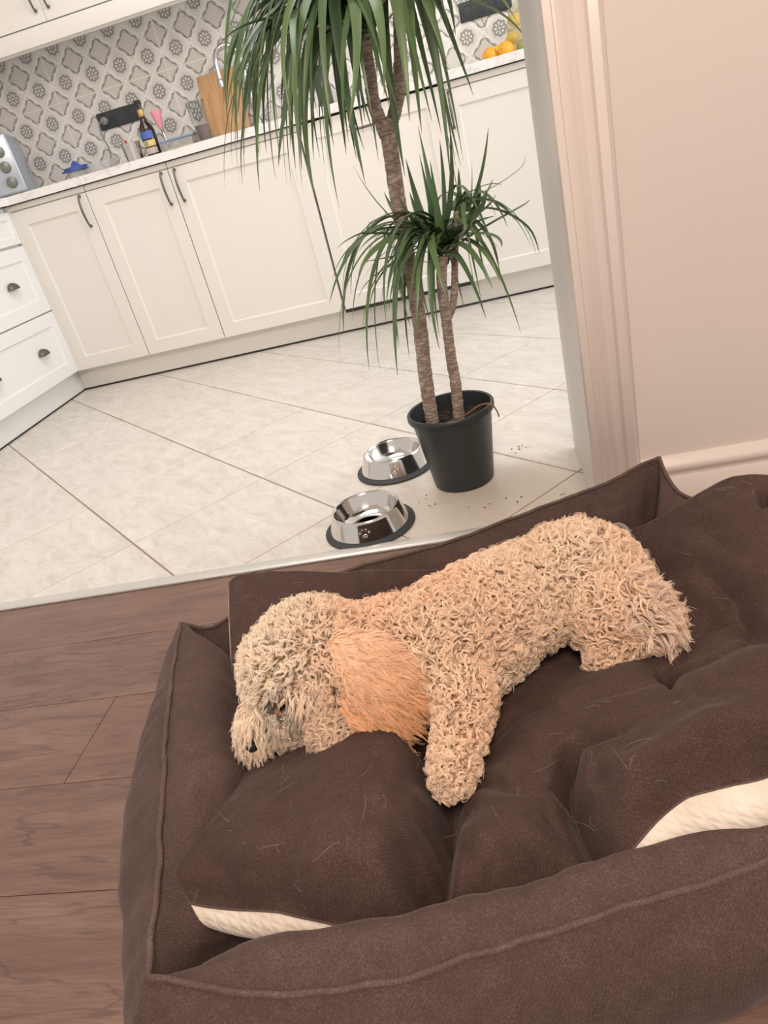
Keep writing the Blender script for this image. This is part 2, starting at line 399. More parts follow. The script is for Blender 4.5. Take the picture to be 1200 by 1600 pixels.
# living floor
fl = struct(box('floor', -1.7, 1.6, -1.2, Y_W, -.05, -.004, m_woodgap)); fl['label'] = 'brown oak laminate floor under the dog bed'
ys = [1.26, 1.088, .903, .712, .527, .338, .15, -.04, -.23, -.42]
cuts = {1.088: [.3], 1.26: [-1.4, .1, 1.2], .903: [-.766, .5], .712: [-1.25, .15], .527: [-.95, .25], .338: [-.2, 1.1], .15: [-.6, .7], -.04: [0], -.23: [.5]}
for a, b in zip(ys[:-1], ys[1:]):
    xs = [-1.7] + cuts.get(a, []) + [1.6]
    for x0, x1 in zip(xs[:-1], xs[1:]):
        slab('plank', [(x0 + .0005, b + .0006), (x1 - .0005, b + .0006), (x1 - .0005, a - .0006), (x0 + .0005, a - .0006)], -.004, 0, .0008, m_wood, fl)
# threshold strip between the floors
V = []; F = []
prof = [(1.262, 0), (1.262, .004), (1.268, .0065), (1.278, .0075), (1.288, .0065), (1.297, .003), (1.297, 0)]
for x in (-1.7, X_J - .002):
    V += [(x, y, z) for y, z in prof]
n = len(prof); F = [(k, k + 1, n + k + 1, n + k) for k in range(n - 1)] + [tuple(range(n))[::-1], tuple(range(n, 2 * n))]
o = struct(obj('trim_1', V, F, m_alu)); o['label'] = 'pale metal threshold strip between laminate and tiles'

# walls
struct(box('wall_left', X_L - .1, X_L, Y_W2, 4.0, 0, Z_C, m_jamb))
wb = struct(box('wall_back', X_L, X_R, Y_B + .0004, 4.05, 0, Z_C, m_wgrout))
for i in range(-2, 5):
    for (z0, z1) in ((.90, 1.287), (1.287, 1.60)):
        x0 = -1.932 + .594 * i
        if x0 > .9: continue
        x0c = max(x0, X_L)
        bm = bmesh.new(); bbox_bm(bm, x0c + .0018, x0 + .594 - .0018, Y_B, Y_B + .008, z0 + .0018, z1 - .0018, .0004, 1)
        fin(bm, 'tile', m_splash, wb)
# end wall with jamb : living-room wall to the right of the opening, slightly uneven plaster
bm = bmesh.new(); bbox_bm(bm, X_J, 1.7, Y_W, Y_W2, 0, Z_C)
wr = struct(fin(bm, 'wall_right', m_wall)); wr.data.materials.append(m_jamb)
for p in wr.data.polygons:
    if p.normal.x < -.5 or p.normal.y > .5: p.material_index = 1
struct(box('ceiling', X_L - .1, X_R, Y_W2 - .36, 4.05, Z_C, Z_C + .1, m_ceil))
struct(box('ceiling', -2.6, X_R, -1.3, Y_W2 - .36, Z_C, Z_C + .1, m_ceil))
# fluted casing
cp = [(0, 0), (0, -.010), (.003, -.018), (.014, -.020), (.017, -.013), (.021, -.013), (.030, -.019), (.036, -.013), (.045, -.020), (.056, -.016), (.060, -.013), (.064, -.021), (.078, -.022), (.082, -.014), (.087, -.010), (.0875, 0)]
V = []; F = []; n = len(cp); zz = [0.0, .16, .162, .55, .85, .853, 1.4, 2.2]
for z in zz:
    off = .0012 if (z > .161 and z < .851) else 0
    V += [(X_J - .001 + x, Y_W + y - (off if 0 < i < n - 1 else 0), z) for i, (x, y) in enumerate(cp)]
for r in range(len(zz) - 1):
    for k in range(n - 1): F.append((r * n + k, r * n + k + 1, (r + 1) * n + k + 1, (r + 1) * n + k))
F += [tuple(range(n)), tuple((len(zz) - 1) * n + k for k in range(n))[::-1]]
bm = bmesh.new(); vs = [bm.verts.new(v) for v in V]
for f in F: bm.faces.new([vs[i] for i in f])
o = struct(fin(bm, 'trim_2', m_trim, None, True, 50)); o['label'] = 'fluted door casing in glossy paint tinted by warm light'
# baseboard
bp = [(0, 0), (-.016, 0), (-.016, .070), (-.0135, .073), (-.0125, .080), (-.017, .086), (-.019, .094), (-.016, .101), (-.009, .106), (-.007, .111), (-.002, .113), (0, .113)]
V = []; n = len(bp)
for x in (X_J + .0865, 1.7): V += [(x, Y_W + y, z) for y, z in bp]
F = [(k, k + 1, n + k + 1, n + k) for k in range(n - 1)] + [tuple(range(n)), tuple(range(n, 2 * n))[::-1]]
bm = bmesh.new(); vs = [bm.verts.new(v) for v in V]
for f in F: bm.faces.new([vs[i] for i in f])
o = struct(fin(bm, 'baseboard_right', m_trim, None, True, 50))

# ------------------------------------------------------------------ kitchen cabinets
def shaker(name, w, h, mat, parent, fr=.062, th=.018, rec=.007, prof=.006):
    """front in local x(0..w) z(0..h), face at y=0, thickness to +y"""
    bm = bmesh.new()
    def ring(x0, x1, z0, z1, y): return [bm.verts.new(p) for p in ((x0, y, z0), (x1, y, z0), (x1, y, z1), (x0, y, z1))]
    e = .0015
    rs = [ring(0, w, 0, h, th), ring(0, w, 0, h, e), ring(e, w - e, e, h - e, 0), ring(fr, w - fr, fr, h - fr, 0), ring(fr + prof * .4, w - fr - prof * .4, fr + prof * .4, h - fr - prof * .4, rec * .7), ring(fr + prof, w - fr - prof, fr + prof, h - fr - prof, rec)]
    for a, b in zip(rs[:-1], rs[1:]):
        for k in range(4): bm.faces.new((a[k], a[(k + 1) % 4], b[(k + 1) % 4], b[k]))
    bm.faces.new(rs[-1]); bm.faces.new(rs[0])
    return fin(bm, name, mat, parent)
def bow_handle(parent, L=.128, name='handle'):
    P = spline([(0, .0, -L / 2), (0, -.012, -L / 2 + .004), (.001, -.022, -L / 2 + .020), (0, -.028, 0), (-.001, -.022, L / 2 - .020), (0, -.012, L / 2 - .004), (0, 0, L / 2)], 6)
    s = np.linspace(-1, 1, len(P)); r = .0040 + .0035 * np.exp(-((np.abs(s) - .86) / .13) ** 2) + .0012 * np.exp(-(s / .3) ** 2)
    return tube(name, P, r, m_bronze, parent, 10)
def cup_handle(parent, w=.075):
    bm = bmesh.new(); n = 14; m = 7; rows = []
    for i in range(m + 1):
        ph = PI / 2 * i / m
        row = []
        for k in range(n + 1):
            a = PI * k / n
            row.append(bm.verts.new((w / 2 * math.cos(a) * (1 if i < m else 1), -.024 * math.sin(a) ** .6 * math.cos(ph) if 0 < k < n else 0, .03 * math.sin(a) * math.sin(ph) ** .8)))
        rows.append(row)
    for i in range(m):
        for k in range(n):
            try: bm.faces.new((rows[i][k], rows[i][k + 1], rows[i + 1][k + 1], rows[i + 1][k]))
            except ValueError: pass
    bmesh.ops.remove_doubles(bm, verts=bm.verts, dist=1e-5)
    o = fin(bm, 'cup_handle', m_bronze, parent, True)
    sm = o.modifiers.new('thickness', 'SOLIDIFY'); sm.thickness = .002
    return o
ZB, ZT = .1117, .862
units = [(-2.066, -1.678, 'r', 'cream base cabinet in the corner beside the white drawers'),
         (-1.676, -1.277, 'r', 'cream base cabinet below the dark bottle, handle at its upper right'),
         (-1.275, -.679, 'l', 'wide cream base cabinet under the sink, handle at its upper left'),
         (-.075, .525, 'l', 'cream base cabinet nearest the doorway jamb')]
for (x0, x1, side, lab) in units:
    c = empty('base_cabinet', (x0, YD, 0)); tag(c, lab, 'cabinet', 'cream base cabinets along the patterned wall')
    wd = x1 - x0
    box('body', .0, wd, .020, Y_B - YD - .01, ZB, .889, m_cab, c)
    d = shaker('door', wd - .002, ZT - ZB, m_cab, c); d.location = (.001, 0, ZB)
    h = bow_handle(d); h.location = ((wd - .032) if side == 'r' else .030, 0, .79 - ZB)
    box('top_rail', .001, wd - .001, .006, .021, ZT + .004, .889, m_cab, c)
c = empty('dishwasher', (-.673, YD, 0)); tag(c, 'built-in dishwasher with a cream panel front behind the plant', 'dishwasher')
box('body', .006, .586, .03, .56, ZB + .01, .88, m_dark, c)
d = shaker('door', .5935, .886 - ZB - .006, m_cab, c); d.location = (.003, 0, ZB + .004)
h = bow_handle(d); h.location = (.29, 0, .70); h.rotation_euler = (0, PI / 2, 0)
box('plinth_gap', .0, .59, .004, .03, ZB - .012, ZB + .004, m_dark, c)
o = struct(box('trim_3', -2.119, .9, YD + .060, YD + .076, 0, ZB - .001, m_cab)); o['label'] = 'cream plinth under the base cabinets'
o = struct(box('trim_4', -2.119, .9, YD + .0575, YD + .060, 0, .008, m_dark)); o['label'] = 'dark sealing strip along the plinth foot'
# left run: white drawers facing +x
XL = -2.06
c = empty('drawer_cabinet', (XL, 3.295, 0), -PI / 2 * -1); tag(c, 'white drawer cabinet with three drawers and dark cup pulls', 'cabinet')
c.rotation_euler = (0, 0, PI / 2)      # local +x -> world +y ; local -y -> world +x
W3 = .86
box('body', -W3, -.002, .020, .58, ZB, .889, m_cabw, c)
for (z0, z1, hz) in ((.733, .868, None), (.424, .722, .575), (.118, .418, .272)):
    d = shaker('drawer', W3 - .006, z1 - z0, m_cabw, c, fr=.058 if hz else .03); d.location = (-W3 + .002, 0, z0)
    for hy in (-.222, -.62):
        hh = cup_handle(d); hh.location = (W3 - .002 + hy, 0, ((hz or .80) - z0) - .012)
o = struct(box('trim_5', XL - .075, XL - .060, 1.9, 3.363, 0, ZB - .001, m_cabw)); o['label'] = 'white plinth under the drawer cabinet'
o = struct(box('trim_6', XL - .060, XL - .0575, 1.9, 3.363, 0, .006, m_dark)); o['label'] = 'dark sealing strip below the white plinth'
# filler strip in the corner
c2 = box('corner_filler', XL - .02, XL - .001, 3.296, 3.33, ZB, .889, m_cab); tag(c2, 'narrow cream filler strip in the cabinet corner', 'filler')
c = empty('end_cabinet', (XL, 2.433, 0)); tag(c, 'white cabinet on the left run past the drawers', 'cabinet'); c.rotation_euler = (0, 0, PI / 2)
box('body', -.45, -.002, .020, .58, ZB, .889, m_cabw, c)
d = shaker('door', .444, ZT - ZB, m_cabw, c); d.location = (-.448, 0, ZB)
h = bow_handle(d); h.location = (.41, 0, .62)
# worktop (one L)
bm = bmesh.new()
pts = [(X_L + .002, 1.95), (XL + .022, 1.95), (XL + .022, YD - .020), (.95, YD - .020), (.95, Y_B - .001), (X_L + .002, Y_B - .001)]
lo = [bm.verts.new((x, y, .893)) for x, y in pts]; hi = [bm.verts.new((x, y, .927)) for x, y in pts]
bm.faces.new(lo[::-1]); bm.faces.new(hi)
for k in range(6): bm.faces.new((lo[k], lo[(k + 1) % 6], hi[(k + 1) % 6], hi[k]))
bmesh.ops.bevel(bm, geom=[e for e in bm.edges], offset=.0015, segments=1, affect='EDGES')
wt = fin(bm, 'worktop', m_quartz); tag(wt, 'white marble-look kitchen worktop with fine grey veins', 'worktop')
box('shadow_gap', XL - .012, .95, YD + .0, YD + .018, .889, .893, m_dark, wt)
# upper cabinet
c = empty('wall_cabinet', (0, 3.55, 0)); tag(c, 'cream wall cabinet with doors and light rail above the patterned tiles', 'cabinet')
box('body', -2.655, -.30, .022, Y_B - 3.55 - .002, 1.514, 2.25, m_cab, c)
for k, (x0, x1, hs) in enumerate(((-2.60, -2.14, 'r'), (-2.138, -1.671, 'r'), (-1.669, -1.202, 'l'), (-1.20, -.75, 'r'), (-.748, -.30, 'l'))):
    d = shaker('door', x1 - x0, .70, m_cab, c); d.location = (x0, 0, 1.535)
    h = bow_handle(d); h.location = ((x1 - x0 - .030) if hs == 'r' else .030, 0, .107)
box('light_rail', -2.655, -.30, -.004, .016, 1.462, 1.530, m_cab, c, .002)
box('rail_lip', -2.655, -.30, .016, .030, 1.456, 1.464, m_cab, c)

# ------------------------------------------------------------------ things on the worktop
def socket(x0, x1, z0, z1, lab, ph=None):
    c = empty('wall_socket', (x0, Y_B, z0)); tag(c, lab, 'socket')
    w_, h_ = x1 - x0, z1 - z0
    box('plate', 0, w_, -.010, 0, 0, h_, m_sock, c, .002)
    for k in range(3):
        cx = w_ * (k + .5) / 3
        fr = box('module', cx - .033, cx + .033, -.0125, -.0095, .004, h_ - .004, m_sock, c, .001)
        if k == 2 and ph is None:
            box('switch_rocker', cx - .026, cx + .026, -.0145, -.012, .008, h_ - .008, m_sock, c, .001)
        else:
            V, F = tube_VF([(cx + .022 * math.cos(a), -.0128, h_ / 2 + .022 * math.sin(a)) for a in np.linspace(0, 2 * PI, 25)], .0013, 6)
            obj('ring', V, F, m_sock, fr, True)
    return c
s1 = socket(-1.765, -1.533, 1.122, 1.197, 'black triple wall socket with a plug in it, left of the dark bottle', 1)
s2 = socket(.056, .288, 1.122, 1.197, 'black triple wall socket above the yellow fruit, nothing plugged in')
pl = empty('power_cord', (-1.722, Y_B - .03, 1.158)); tag(pl, 'grey plug and cord hanging from the black socket', 'cord')
lathe('plug', [(.0, -.012), (.017, -.012), (.019, -.004), (.017, .012), (.010, .016), (0, .016)], m_plug, pl, 16).rotation_euler = (PI / 2, 0, 0)
tube('cable', spline([(0, -.015, 0), (-.010, -.05, -.012), (-.012, -.06, -.06), (-.004, -.055, -.13), (-.020, -.06, -.19), (-.035, -.07, -.231)], 8), .0035, m_plug, pl)
CT = .9275
def thing(name, x, y, lab, cat, rz=0, z=CT): o = empty(name, (x, y, z), rz); return tag(o, lab, cat)
# citrus juicer
c = thing('citrus_juicer', -1.885, 3.72, 'blue citrus juicer on a clear cup, left end of the worktop', 'juicer')
lathe('cup', [(.0, .002), (.042, .002), (.045, 0), (.050, .05), (.047, .05), (.042, .006), (0, .006)], m_plastic, c, 28)
lathe('strainer', [(.035, .046), (.056, .050), (.060, .066), (.056, .068), (.045, .056), (.03, .054), (.0, .054)], m_blue, c, 28)
V, F = lathe_VF([(.030, .054), (.024, .070), (.015, .084), (.004, .094), (0, .095)], 24)
V = [(x * (1 + .16 * math.cos(6 * math.atan2(y, x))), y * (1 + .16 * math.cos(6 * math.atan2(y, x))), z) for x, y, z in V]
obj('cone', V, F, m_blue, c, True)
box('spout', .05, .072, -.012, .012, .048, .062, m_blue, c, .003); box('grip', -.078, -.05, -.01, .01, .052, .060, m_blue, c, .002)
# clear box
def tub(name, x, y, w, d, h, lab, lidm=None, fill=None, rz=0):
    c = thing(name, x, y, lab, 'container', rz); bm = bmesh.new()
    def ring(k, z, b=0): return [bm.verts.new((sx * (w / 2 * k - b), sy * (d / 2 * k - b), z)) for sx, sy in ((-1, -1), (1, -1), (1, 1), (-1, 1))]
    rs = [ring(.86, 0), ring(1, h), ring(1, h, .003), ring(.86, .003, .003)]
    for a, b in zip(rs[:-1], rs[1:]):
        for k in range(4): bm.faces.new((a[k], a[(k + 1) % 4], b[(k + 1) % 4], b[k]))
    bm.faces.new(rs[0]); bm.faces.new(rs[-1]); fin(bm, 'tub', m_plastic, c)
    if lidm: box('lid', -w / 2 - .004, w / 2 + .004, -d / 2 - .004, d / 2 + .004, h - .001, h + .007, lidm, c, .002)
    if fill: box('contents', -w * .41, w * .41, -d * .41, d * .41, .005, h * .55, fill, c, .006)
    return c
tub('clear_tub', -1.735, 3.70, .12, .09, .058, 'empty clear plastic tub between blue juicer and steel cup')
m_rice = mat_paint('pale_food', (.78, .66, .36), .8, 90, .5, .1)
m_bluelid = M('pale_blue_lid', (.38, .52, .72), .3, 0, Transmission_Weight=.3)
tub('food_box', -1.325, 3.72, .165, .11, .060, 'clear food box with pale blue lid and yellow contents', m_bluelid, m_rice)
# steel cup with a red handled utensil
c = thing('steel_cup', -1.565, 3.70, 'stainless steel cup beside the dark bottle', 'cup')
lathe('cup', [(0, 0), (.036, 0), (.038, .003), (.046, .095), (.048, .097), (.046, .097), (.043, .092), (.035, .006), (0, .006)], m_steel, c, 32)
c = thing('peeler', -1.575, 3.695, 'red handled utensil standing in the steel cup', 'utensil', z=CT + .008)
tube('blade', [(.005, 0, 0), (0, 0, .07)], .003, m_steel, c, 6); tube('grip', spline([(0, 0, .068), (-.003, 0, .082), (-.008, 0, .105)], 5), [.005] * 5 + [.007] * 5 + [.004], m_red, c, 8)
# bottle
c = thing('liquor_bottle', -1.478, 3.74, 'dark brown bottle with gold neck and blue label', 'bottle')
lathe('glass', [(0, 0), (.034, 0), (.036, .004), (.0365, .125), (.033, .145), (.018, .168), (.0135, .185), (.013, .232), (.015, .234), (.015, .242), (0, .242)], m_amber, c, 36)
lathe('neck_foil', [(.0138, .190), (.0142, .191), (.0142, .218), (.0138, .219)], m_gold, c, 24, caps=False)
lathe('cap', [(0, .240), (.0165, .240), (.0165, .256), (.0150, .258), (0, .258)], m_dark, c, 24)
def arc_label(z0, z1, m, r=.0371, a0=-2.5, a1=-.6, nm='label_patch'):
    n = 16; V = []; F = []
    for k in range(n + 1):
        a = a0 + (a1 - a0) * k / n
        for rr in (r - .0004, r + .0003):
            for z in (z0, z1): V.append((rr * math.cos(a), rr * math.sin(a), z))
    for k in range(n):
        b = 4 * k; F += [(b + 2, b + 6, b + 7, b + 3), (b, b + 1, b + 5, b + 4), (b + 1, b + 3, b + 7, b + 5), (b, b + 4, b + 6, b + 2)]
    return obj(nm, V, F, m, c)
arc_label(.095, .126, m_lblue); arc_label(.062, .088, m_lyel); arc_label(.030, .056, m_lwhite)
arc_label(.066, .084, m_lblue, .0375, -1.9, -1.7); arc_label(.066, .084, m_lwhite, .0375, -1.55, -1.40)
# pink brush
c = thing('pastry_brush', -1.398, 3.72, 'upright kitchen brush with pink head and steel stem', 'brush', z=CT)
tube('stem', [(.012, 0, 0), (.002, 0, .13)], .007, m_steel, c, 10)
lathe('head', [(.007, .118), (.012, .130), (.026, .188), (.027, .194), (.024, .196), (0, .190)], m_pink, c, 24)
# glass vase
c = thing('glass_vase', -1.195, 3.70, 'ribbed clear glass vase in front of the wooden board', 'vase')
V, F = lathe_VF([(0, 0), (.030, 0), (.032, .004), (.034, .05), (.044, .185), (.041, .185), (.031, .05), (.027, .012), (0, .012)], 48)
V = [(x * (1 + .025 * math.cos(12 * math.atan2(y, x))), y * (1 + .025 * math.cos(12 * math.atan2(y, x))), z) for x, y, z in V]
obj('body', V, F, m_glass, c, True)
lathe('water', [(0, .0125), (.0268, .0125), (.0305, .05), (.0335, .085), (0, .085)], M('murky_water', (.55, .45, .42), .05, 0, Transmission_Weight=.8, IOR=1.33), c, 32)
# chopping board leaning on wall
c = thing('chopping_board', -1.10, 3.80, 'tall bamboo chopping board leaning on the patterned tiles', 'board')
bm = bmesh.new(); bbox_bm(bm, -.105, .105, -.009, .009, 0, .30, .006, 3); o = fin(bm, 'board', m_board, c, True, 40); c.rotation_euler = (math.radians(-14), 0, 0)
# tap
c = thing('kitchen_tap', -.935, 3.73, 'tall curved chrome kitchen tap behind the leaves', 'tap')
lathe('base', [(0, 0), (.027, 0), (.027, .006), (.021, .012), (.021, .05), (.016, .058), (0, .058)], m_chrome, c, 28)
arc = [(0, 0, .05), (0, 0, .28)] + [(-.055 + .055 * math.cos(a), -.02 * (1 - math.cos(a)) / 2, .30 + .058 * math.sin(a)) for a in np.linspace(.2, PI - .1, 9)] + [(-.112, -.022, .27), (-.113, -.024, .235)]
tube('spout', spline(arc, 6), .0115, m_chrome, c, 16); lathe('aerator', [(0, 0), (.0135, 0), (.014, .02), (.0125, .03), (0, .03)], m_chrome, c, 20, (-.113, -.024, .205))
tube('lever', [(.018, 0, .035), (.05, -.01, .05), (.085, -.015, .075)], [.007, .006, .004], m_chrome, c, 10)
# soap bottle behind the leaves
c = thing('soap_bottle', -.70, 3.70, 'white soap bottle with red spot, half hidden by leaves', 'bottle')
lathe('body', [(0, 0), (.030, 0), (.032, .004), (.032, .10), (.024, .12), (.010, .128), (.010, .14), (0, .14)], m_white, c, 28)
arc_label(.03, .055, m_red, .0323, -1.8, -1.2, 'red_spot')
lathe('pump', [(.008, .14), (.008, .17), (.018, .172), (.018, .180), (0, .182)], m_white, c, 16)
c = thing('dark_jar', -.60, 3.74, 'dark jar standing by the soap bottle behind the leaves', 'jar')
lathe('body', [(0, 0), (.033, 0), (.035, .005), (.035, .14), (.028, .16), (0, .16)], M('dark_olive', (.05, .06, .035), .3), c, 28)
lathe('lid', [(0, .16), (.029, .16), (.029, .182), (0, .184)], m_dark, c, 24)
# appliance on the left
c = thing('toaster_oven', -2.28, 3.52, 'blue-grey metal countertop oven with round knobs at the far left', 'oven', rz=math.radians(20))
box('housing', -.22, .22, -.13, .15, .012, .26, m_appl, c, .012, 3)
box('window', -.20, .10, -.1335, -.1295, .05, .22, m_dark, c, .002)
for zz in (.19, .125, .06):
    kn = lathe('knob', [(0, -.004), (.024, -.004), (.025, 0), (.022, .012), (.012, .016), (0, .017)], M('knob_steel', (.22, .23, .20), .4, .6), c, 24); kn.location = (.165, -.131, zz); kn.rotation_euler = (PI / 2, 0, 0)
for sx in (-.18, .18):
    for sy in (-.1, .1): lathe('foot', [(0, 0), (.012, 0), (.012, .013), (0, .013)], m_dark, c, 12, (sx, sy, 0))
# fruit
def fruit(name, x, y, z, r, m, lab, grp, st=1.0, seed=0):
    rr = random.Random(seed); a = rr.uniform(0, 6)
    prof = [(r * math.sin(t) * (1 + .05 * math.sin(3 * t)), -r * st * math.cos(t) + (0.06 * r if st > 1 and abs(math.cos(t)) > .95 else 0)) for t in np.linspace(0, PI, 16)]
    o = empty(name, (x, y, z)); tag(o, lab, name if name != 'green_fruit' else 'fruit', grp)
    b = lathe('skin', prof, m, o, 24, caps=False); b.rotation_euler = (rr.uniform(.8, 1.4), rr.uniform(-.5, .5), a)
    s = lathe('stem_end', [(0, r * st * .97), (.004, r * st * .98), (.003, r * st * 1.03), (0, r * st * 1.03)], m_lime, b, 8); return o
fy = 3.72
fruit('orange', .155, fy, CT + .033, .033, m_orange, 'orange at the left end of the loose fruit row', None, 1, 1)
fruit('orange', .226, fy - .01, CT + .036, .035, m_orange, 'orange in the middle of the loose fruit row', None, 1, 2)
fruit('lemon', .190, fy + .068, CT + .036, .031, m_lemon, 'lemon lying behind the loose oranges', None, 1.25, 3)
bag = [(.300, fy + .02, CT + .035, m_lime, 'green_fruit', 'greenish fruit at the bottom of the fruit bag'), (.262, fy + .06, CT + .075, m_lemon, 'lemon', 'lower left lemon in the fruit bag'), (.326, fy + .05, CT + .092, m_lemon, 'lemon', 'lower right lemon in the fruit bag'), (.285, fy + .06, CT + .137, m_lemon, 'lemon', 'topmost lemon in the fruit bag'), (.350, fy + .06, CT + .035, m_lemon, 'lemon', 'lemon at the bottom of the bag by the jamb')]
for k, (x, y, z, m, nm, lab) in enumerate(bag): fruit(nm, x, y, z, .026, m, lab, None, 1.2, 20 + k)
V, F = lathe_VF([(.02, .002), (.065, .004), (.075, .05), (.066, .12), (.045, .175), (.018, .20), (.012, .21), (.03, .235)], 40)
V = [(x * (1 + .05 * math.sin(5 * math.atan2(y, x) + z * 60)) * .98, y * .75, z) for x, y, z in V]
fb = obj('fruit_bag', V, F, m_net, None, True); fb.location = (.307, fy + .045, CT); tag(fb, 'thin clear bag holding lemons on the worktop by the jamb', 'bag')

# ------------------------------------------------------------------ plant
PX, PY = -.137, 1.545
pot = empty('plant_pot', (PX, PY, 0)); tag(pot, 'black plastic nursery pot standing on the tiles', 'pot')
lathe('shell', [(0, .004), (.060, .004), (.062, 0), (.069, 0), (.071, .004), (.092, .168), (.0935, .170), (.099, .171), (.1005, .175), (.1005, .184), (.098, .187), (.093, .186), (.0905, .17), (.069, .01), (0, .01)], m_pot, pot, 64)
V = []; F = []; n = 48; rings = 12
for i in range(rings + 1):
    for k in range(n):
        a = 2 * PI * k / n; r = .089 * i / rings; V.append((r * math.cos(a), r * math.sin(a), .150 + .012 * math.sin(r * 60 + k) * math.sin(k * 1.7) * (i / rings) * .6 + RNG.normal(0, .0022)))
for i in range(rings):
    for k in range(n): F.append((i * n + k, i * n + (k + 1) % n, (i + 1) * n + (k + 1) % n, (i + 1) * n + k))
obj('soil', V, F, m_soil, pot)
bm = bmesh.new()
for k in range(170):
    a = random.uniform(0, 6.28); r = .082 * math.sqrt(random.random()); s = random.uniform(.002, .006)
    bmesh.ops.create_icosphere(bm, subdivisions=1, radius=s, matrix=Matrix.Translation((r * math.cos(a), r * math.sin(a), .152)) @ Matrix.Rotation(a, 4, 'X') @ Matrix.Diagonal((1, random.uniform(.6, 1), random.uniform(.5, .9), 1)))
o = fin(bm, 'soil_crumbs', m_soil, pot); o['kind'] = 'stuff'
tube('dried_leaf', spline([(-.01, -.02, .158), (.03, -.045, .175), (.07, -.055, .196), (.095, -.06, .195), (.105, -.062, .175), (.106, -.066, .165)], 6), .0018, M('dry_brown', (.25, .14, .08), .7), pot, 6)
plant = empty('dracaena', (PX, PY, .15)); tag(plant, 'tall dracaena with ringed trunks and long drooping green leaves', 'plant')
PO = np.array([PX, PY, .15])
def trunk(pxs, r0, r1, Y=1.55, nm='trunk'):
    P = resample(spline([atY(x, y, Y + dy) for x, y, dy in pxs], 12), 90); P[:, 2] = P[:, 2]
    s = np.linspace(0, 1, len(P)); L = np.linalg.norm(np.diff(P, axis=0), axis=1).sum()
    ringf = .5 + .5 * np.sin(s * L / .022 * 2 * PI + np.sin(s * 40) * 1.2)
    r = r0 + (r1 - r0) * s; r = r * (1 + .05 * ringf ** 2 + .02 * np.sin(s * 9))
    V, F = tube_VF(P - PO, r, 16); V = [v + RNG.normal(0, .0004, 3) for v in V]
    return obj(nm, V, F, m_bark, plant, True), P
trunk([(677, 668, 0), (665, 590, 0), (655, 500, 0), (637, 400, 0), (620, 300, 0), (607, 210, 0), (603, 188, 0)], .0150, .0152)
# swollen fork with cut top
V, F = tube_VF(np.array([atY(606, 215, 1.55), atY(603, 200, 1.55), atY(602, 188, 1.55), atY(602, 184, 1.55)]) - PO, [.0152, .0195, .0185, .012], 16); obj('trunk_fork', V, F, m_bark, plant, True)
trunk([(600, 200, 0), (585, 165, -.02), (577, 110, -.03), (568, 50, -.04), (560, -10, -.05), (556, -40, -.05)], .0125, .010, nm='branch')
trunk([(610, 200, 0), (622, 150, .02), (625, 90, .03), (624, 30, .03), (624, -60, .03), (626, -120, .03)], .0125, .011, nm='branch')
trunk([(718, 662, 0), (712, 600, 0), (705, 560, 0), (698, 505, 0), (690, 440, 0), (692, 400, 0)], .0125, .0105)
trunk([(699, 500, 0), (707, 480, .01), (710, 450, .015), (711, 400, .02), (714, 330, .02)], .0078, .0065, nm='branch')
NL = [0]
def leaf(O, Tp, up, wd, back=0.0, nb=22):
    if NL[0] >= 298: return
    NL[0] += 1
    O = np.array(O); Tp = np.array(Tp); d = Tp - O; L = np.linalg.norm(d)
    hd = np.array([d[0], d[1], 0]); hl = np.linalg.norm(hd)
    c1 = O + hd * .28 + np.array([0, 0, up * L]); c2 = O + hd * .82 + np.array([0, 0, up * L * .85 + d[2] * .30])
    lat = np.cross(d / L, [0, 0, 1.]); c1 = c1 + lat * RNG.normal(0, .10 * L); c2 = c2 + lat * RNG.normal(0, .10 * L) + np.array([0, 0, RNG.normal(0, .05 * L)])
    t = np.linspace(0, 1, nb)[:, None]; P = (1 - t) ** 3 * O + 3 * (1 - t) ** 2 * t * c1 + 3 * (1 - t) * t * t * c2 + t ** 3 * Tp
    ov = (P[:, 1] < 1.64) & (P[:, 0] > .095); P[:, 0] = np.where(ov, .095 + .022 * (1 - np.exp(-(P[:, 0] - .095) / .03)), P[:, 0])
    Tn = np.gradient(P, axis=0); Tn /= np.linalg.norm(Tn, axis=1)[:, None] + 1e-9
    side = np.cross(hd / (hl + 1e-9), [0, 0, 1.]); side /= np.linalg.norm(side) + 1e-9
    tw = random.uniform(-.9, .9); V = []; UV = []
    s = t[:, 0]; wv = wd * np.clip(np.minimum(.45 + 2.5 * s, 1), 0, 1) * (1 - s ** 2.6) ** .9 * .5 + .0003
    for i in range(nb):
        sd = side - Tn[i] * (side @ Tn[i]); sd /= np.linalg.norm(sd) + 1e-9; nn = np.cross(sd, Tn[i]); a = tw * s[i]
        sdr = sd * math.cos(a) + nn * math.sin(a); nr = np.cross(sdr, Tn[i])
        V += [P[i] - sdr * wv[i] + nr * wv[i] * .28, P[i] - nr * wv[i] * .0, P[i] + sdr * wv[i] + nr * wv[i] * .28]
    F = []
    for i in range(nb - 1): F += [(3 * i, 3 * i + 1, 3 * i + 4, 3 * i + 3), (3 * i + 1, 3 * i + 2, 3 * i + 5, 3 * i + 4)]
    m = me_of('leaf', np.array(V) - PO, F, True); uv = m.uv_layers.new(name='UVMap')
    idx = np.empty(len(m.loops), int); m.loops.foreach_get('vertex_index', idx)
    U = np.zeros((len(idx), 2)); U[:, 0] = (idx % 3) / 2; U[:, 1] = (idx // 3) / (nb - 1); uv.data.foreach_set('uv', U.ravel())
    link('leaf', m, m_leaf, plant)
cA = atY(562, 15, 1.50); cB = atY(626, -85, 1.58); cC = atY(692, 385, 1.55); cD = atY(714, 325, 1.57)
def jit(c, s): return c + RNG.normal(0, s, 3) * np.array([.5, .5, 1.2])
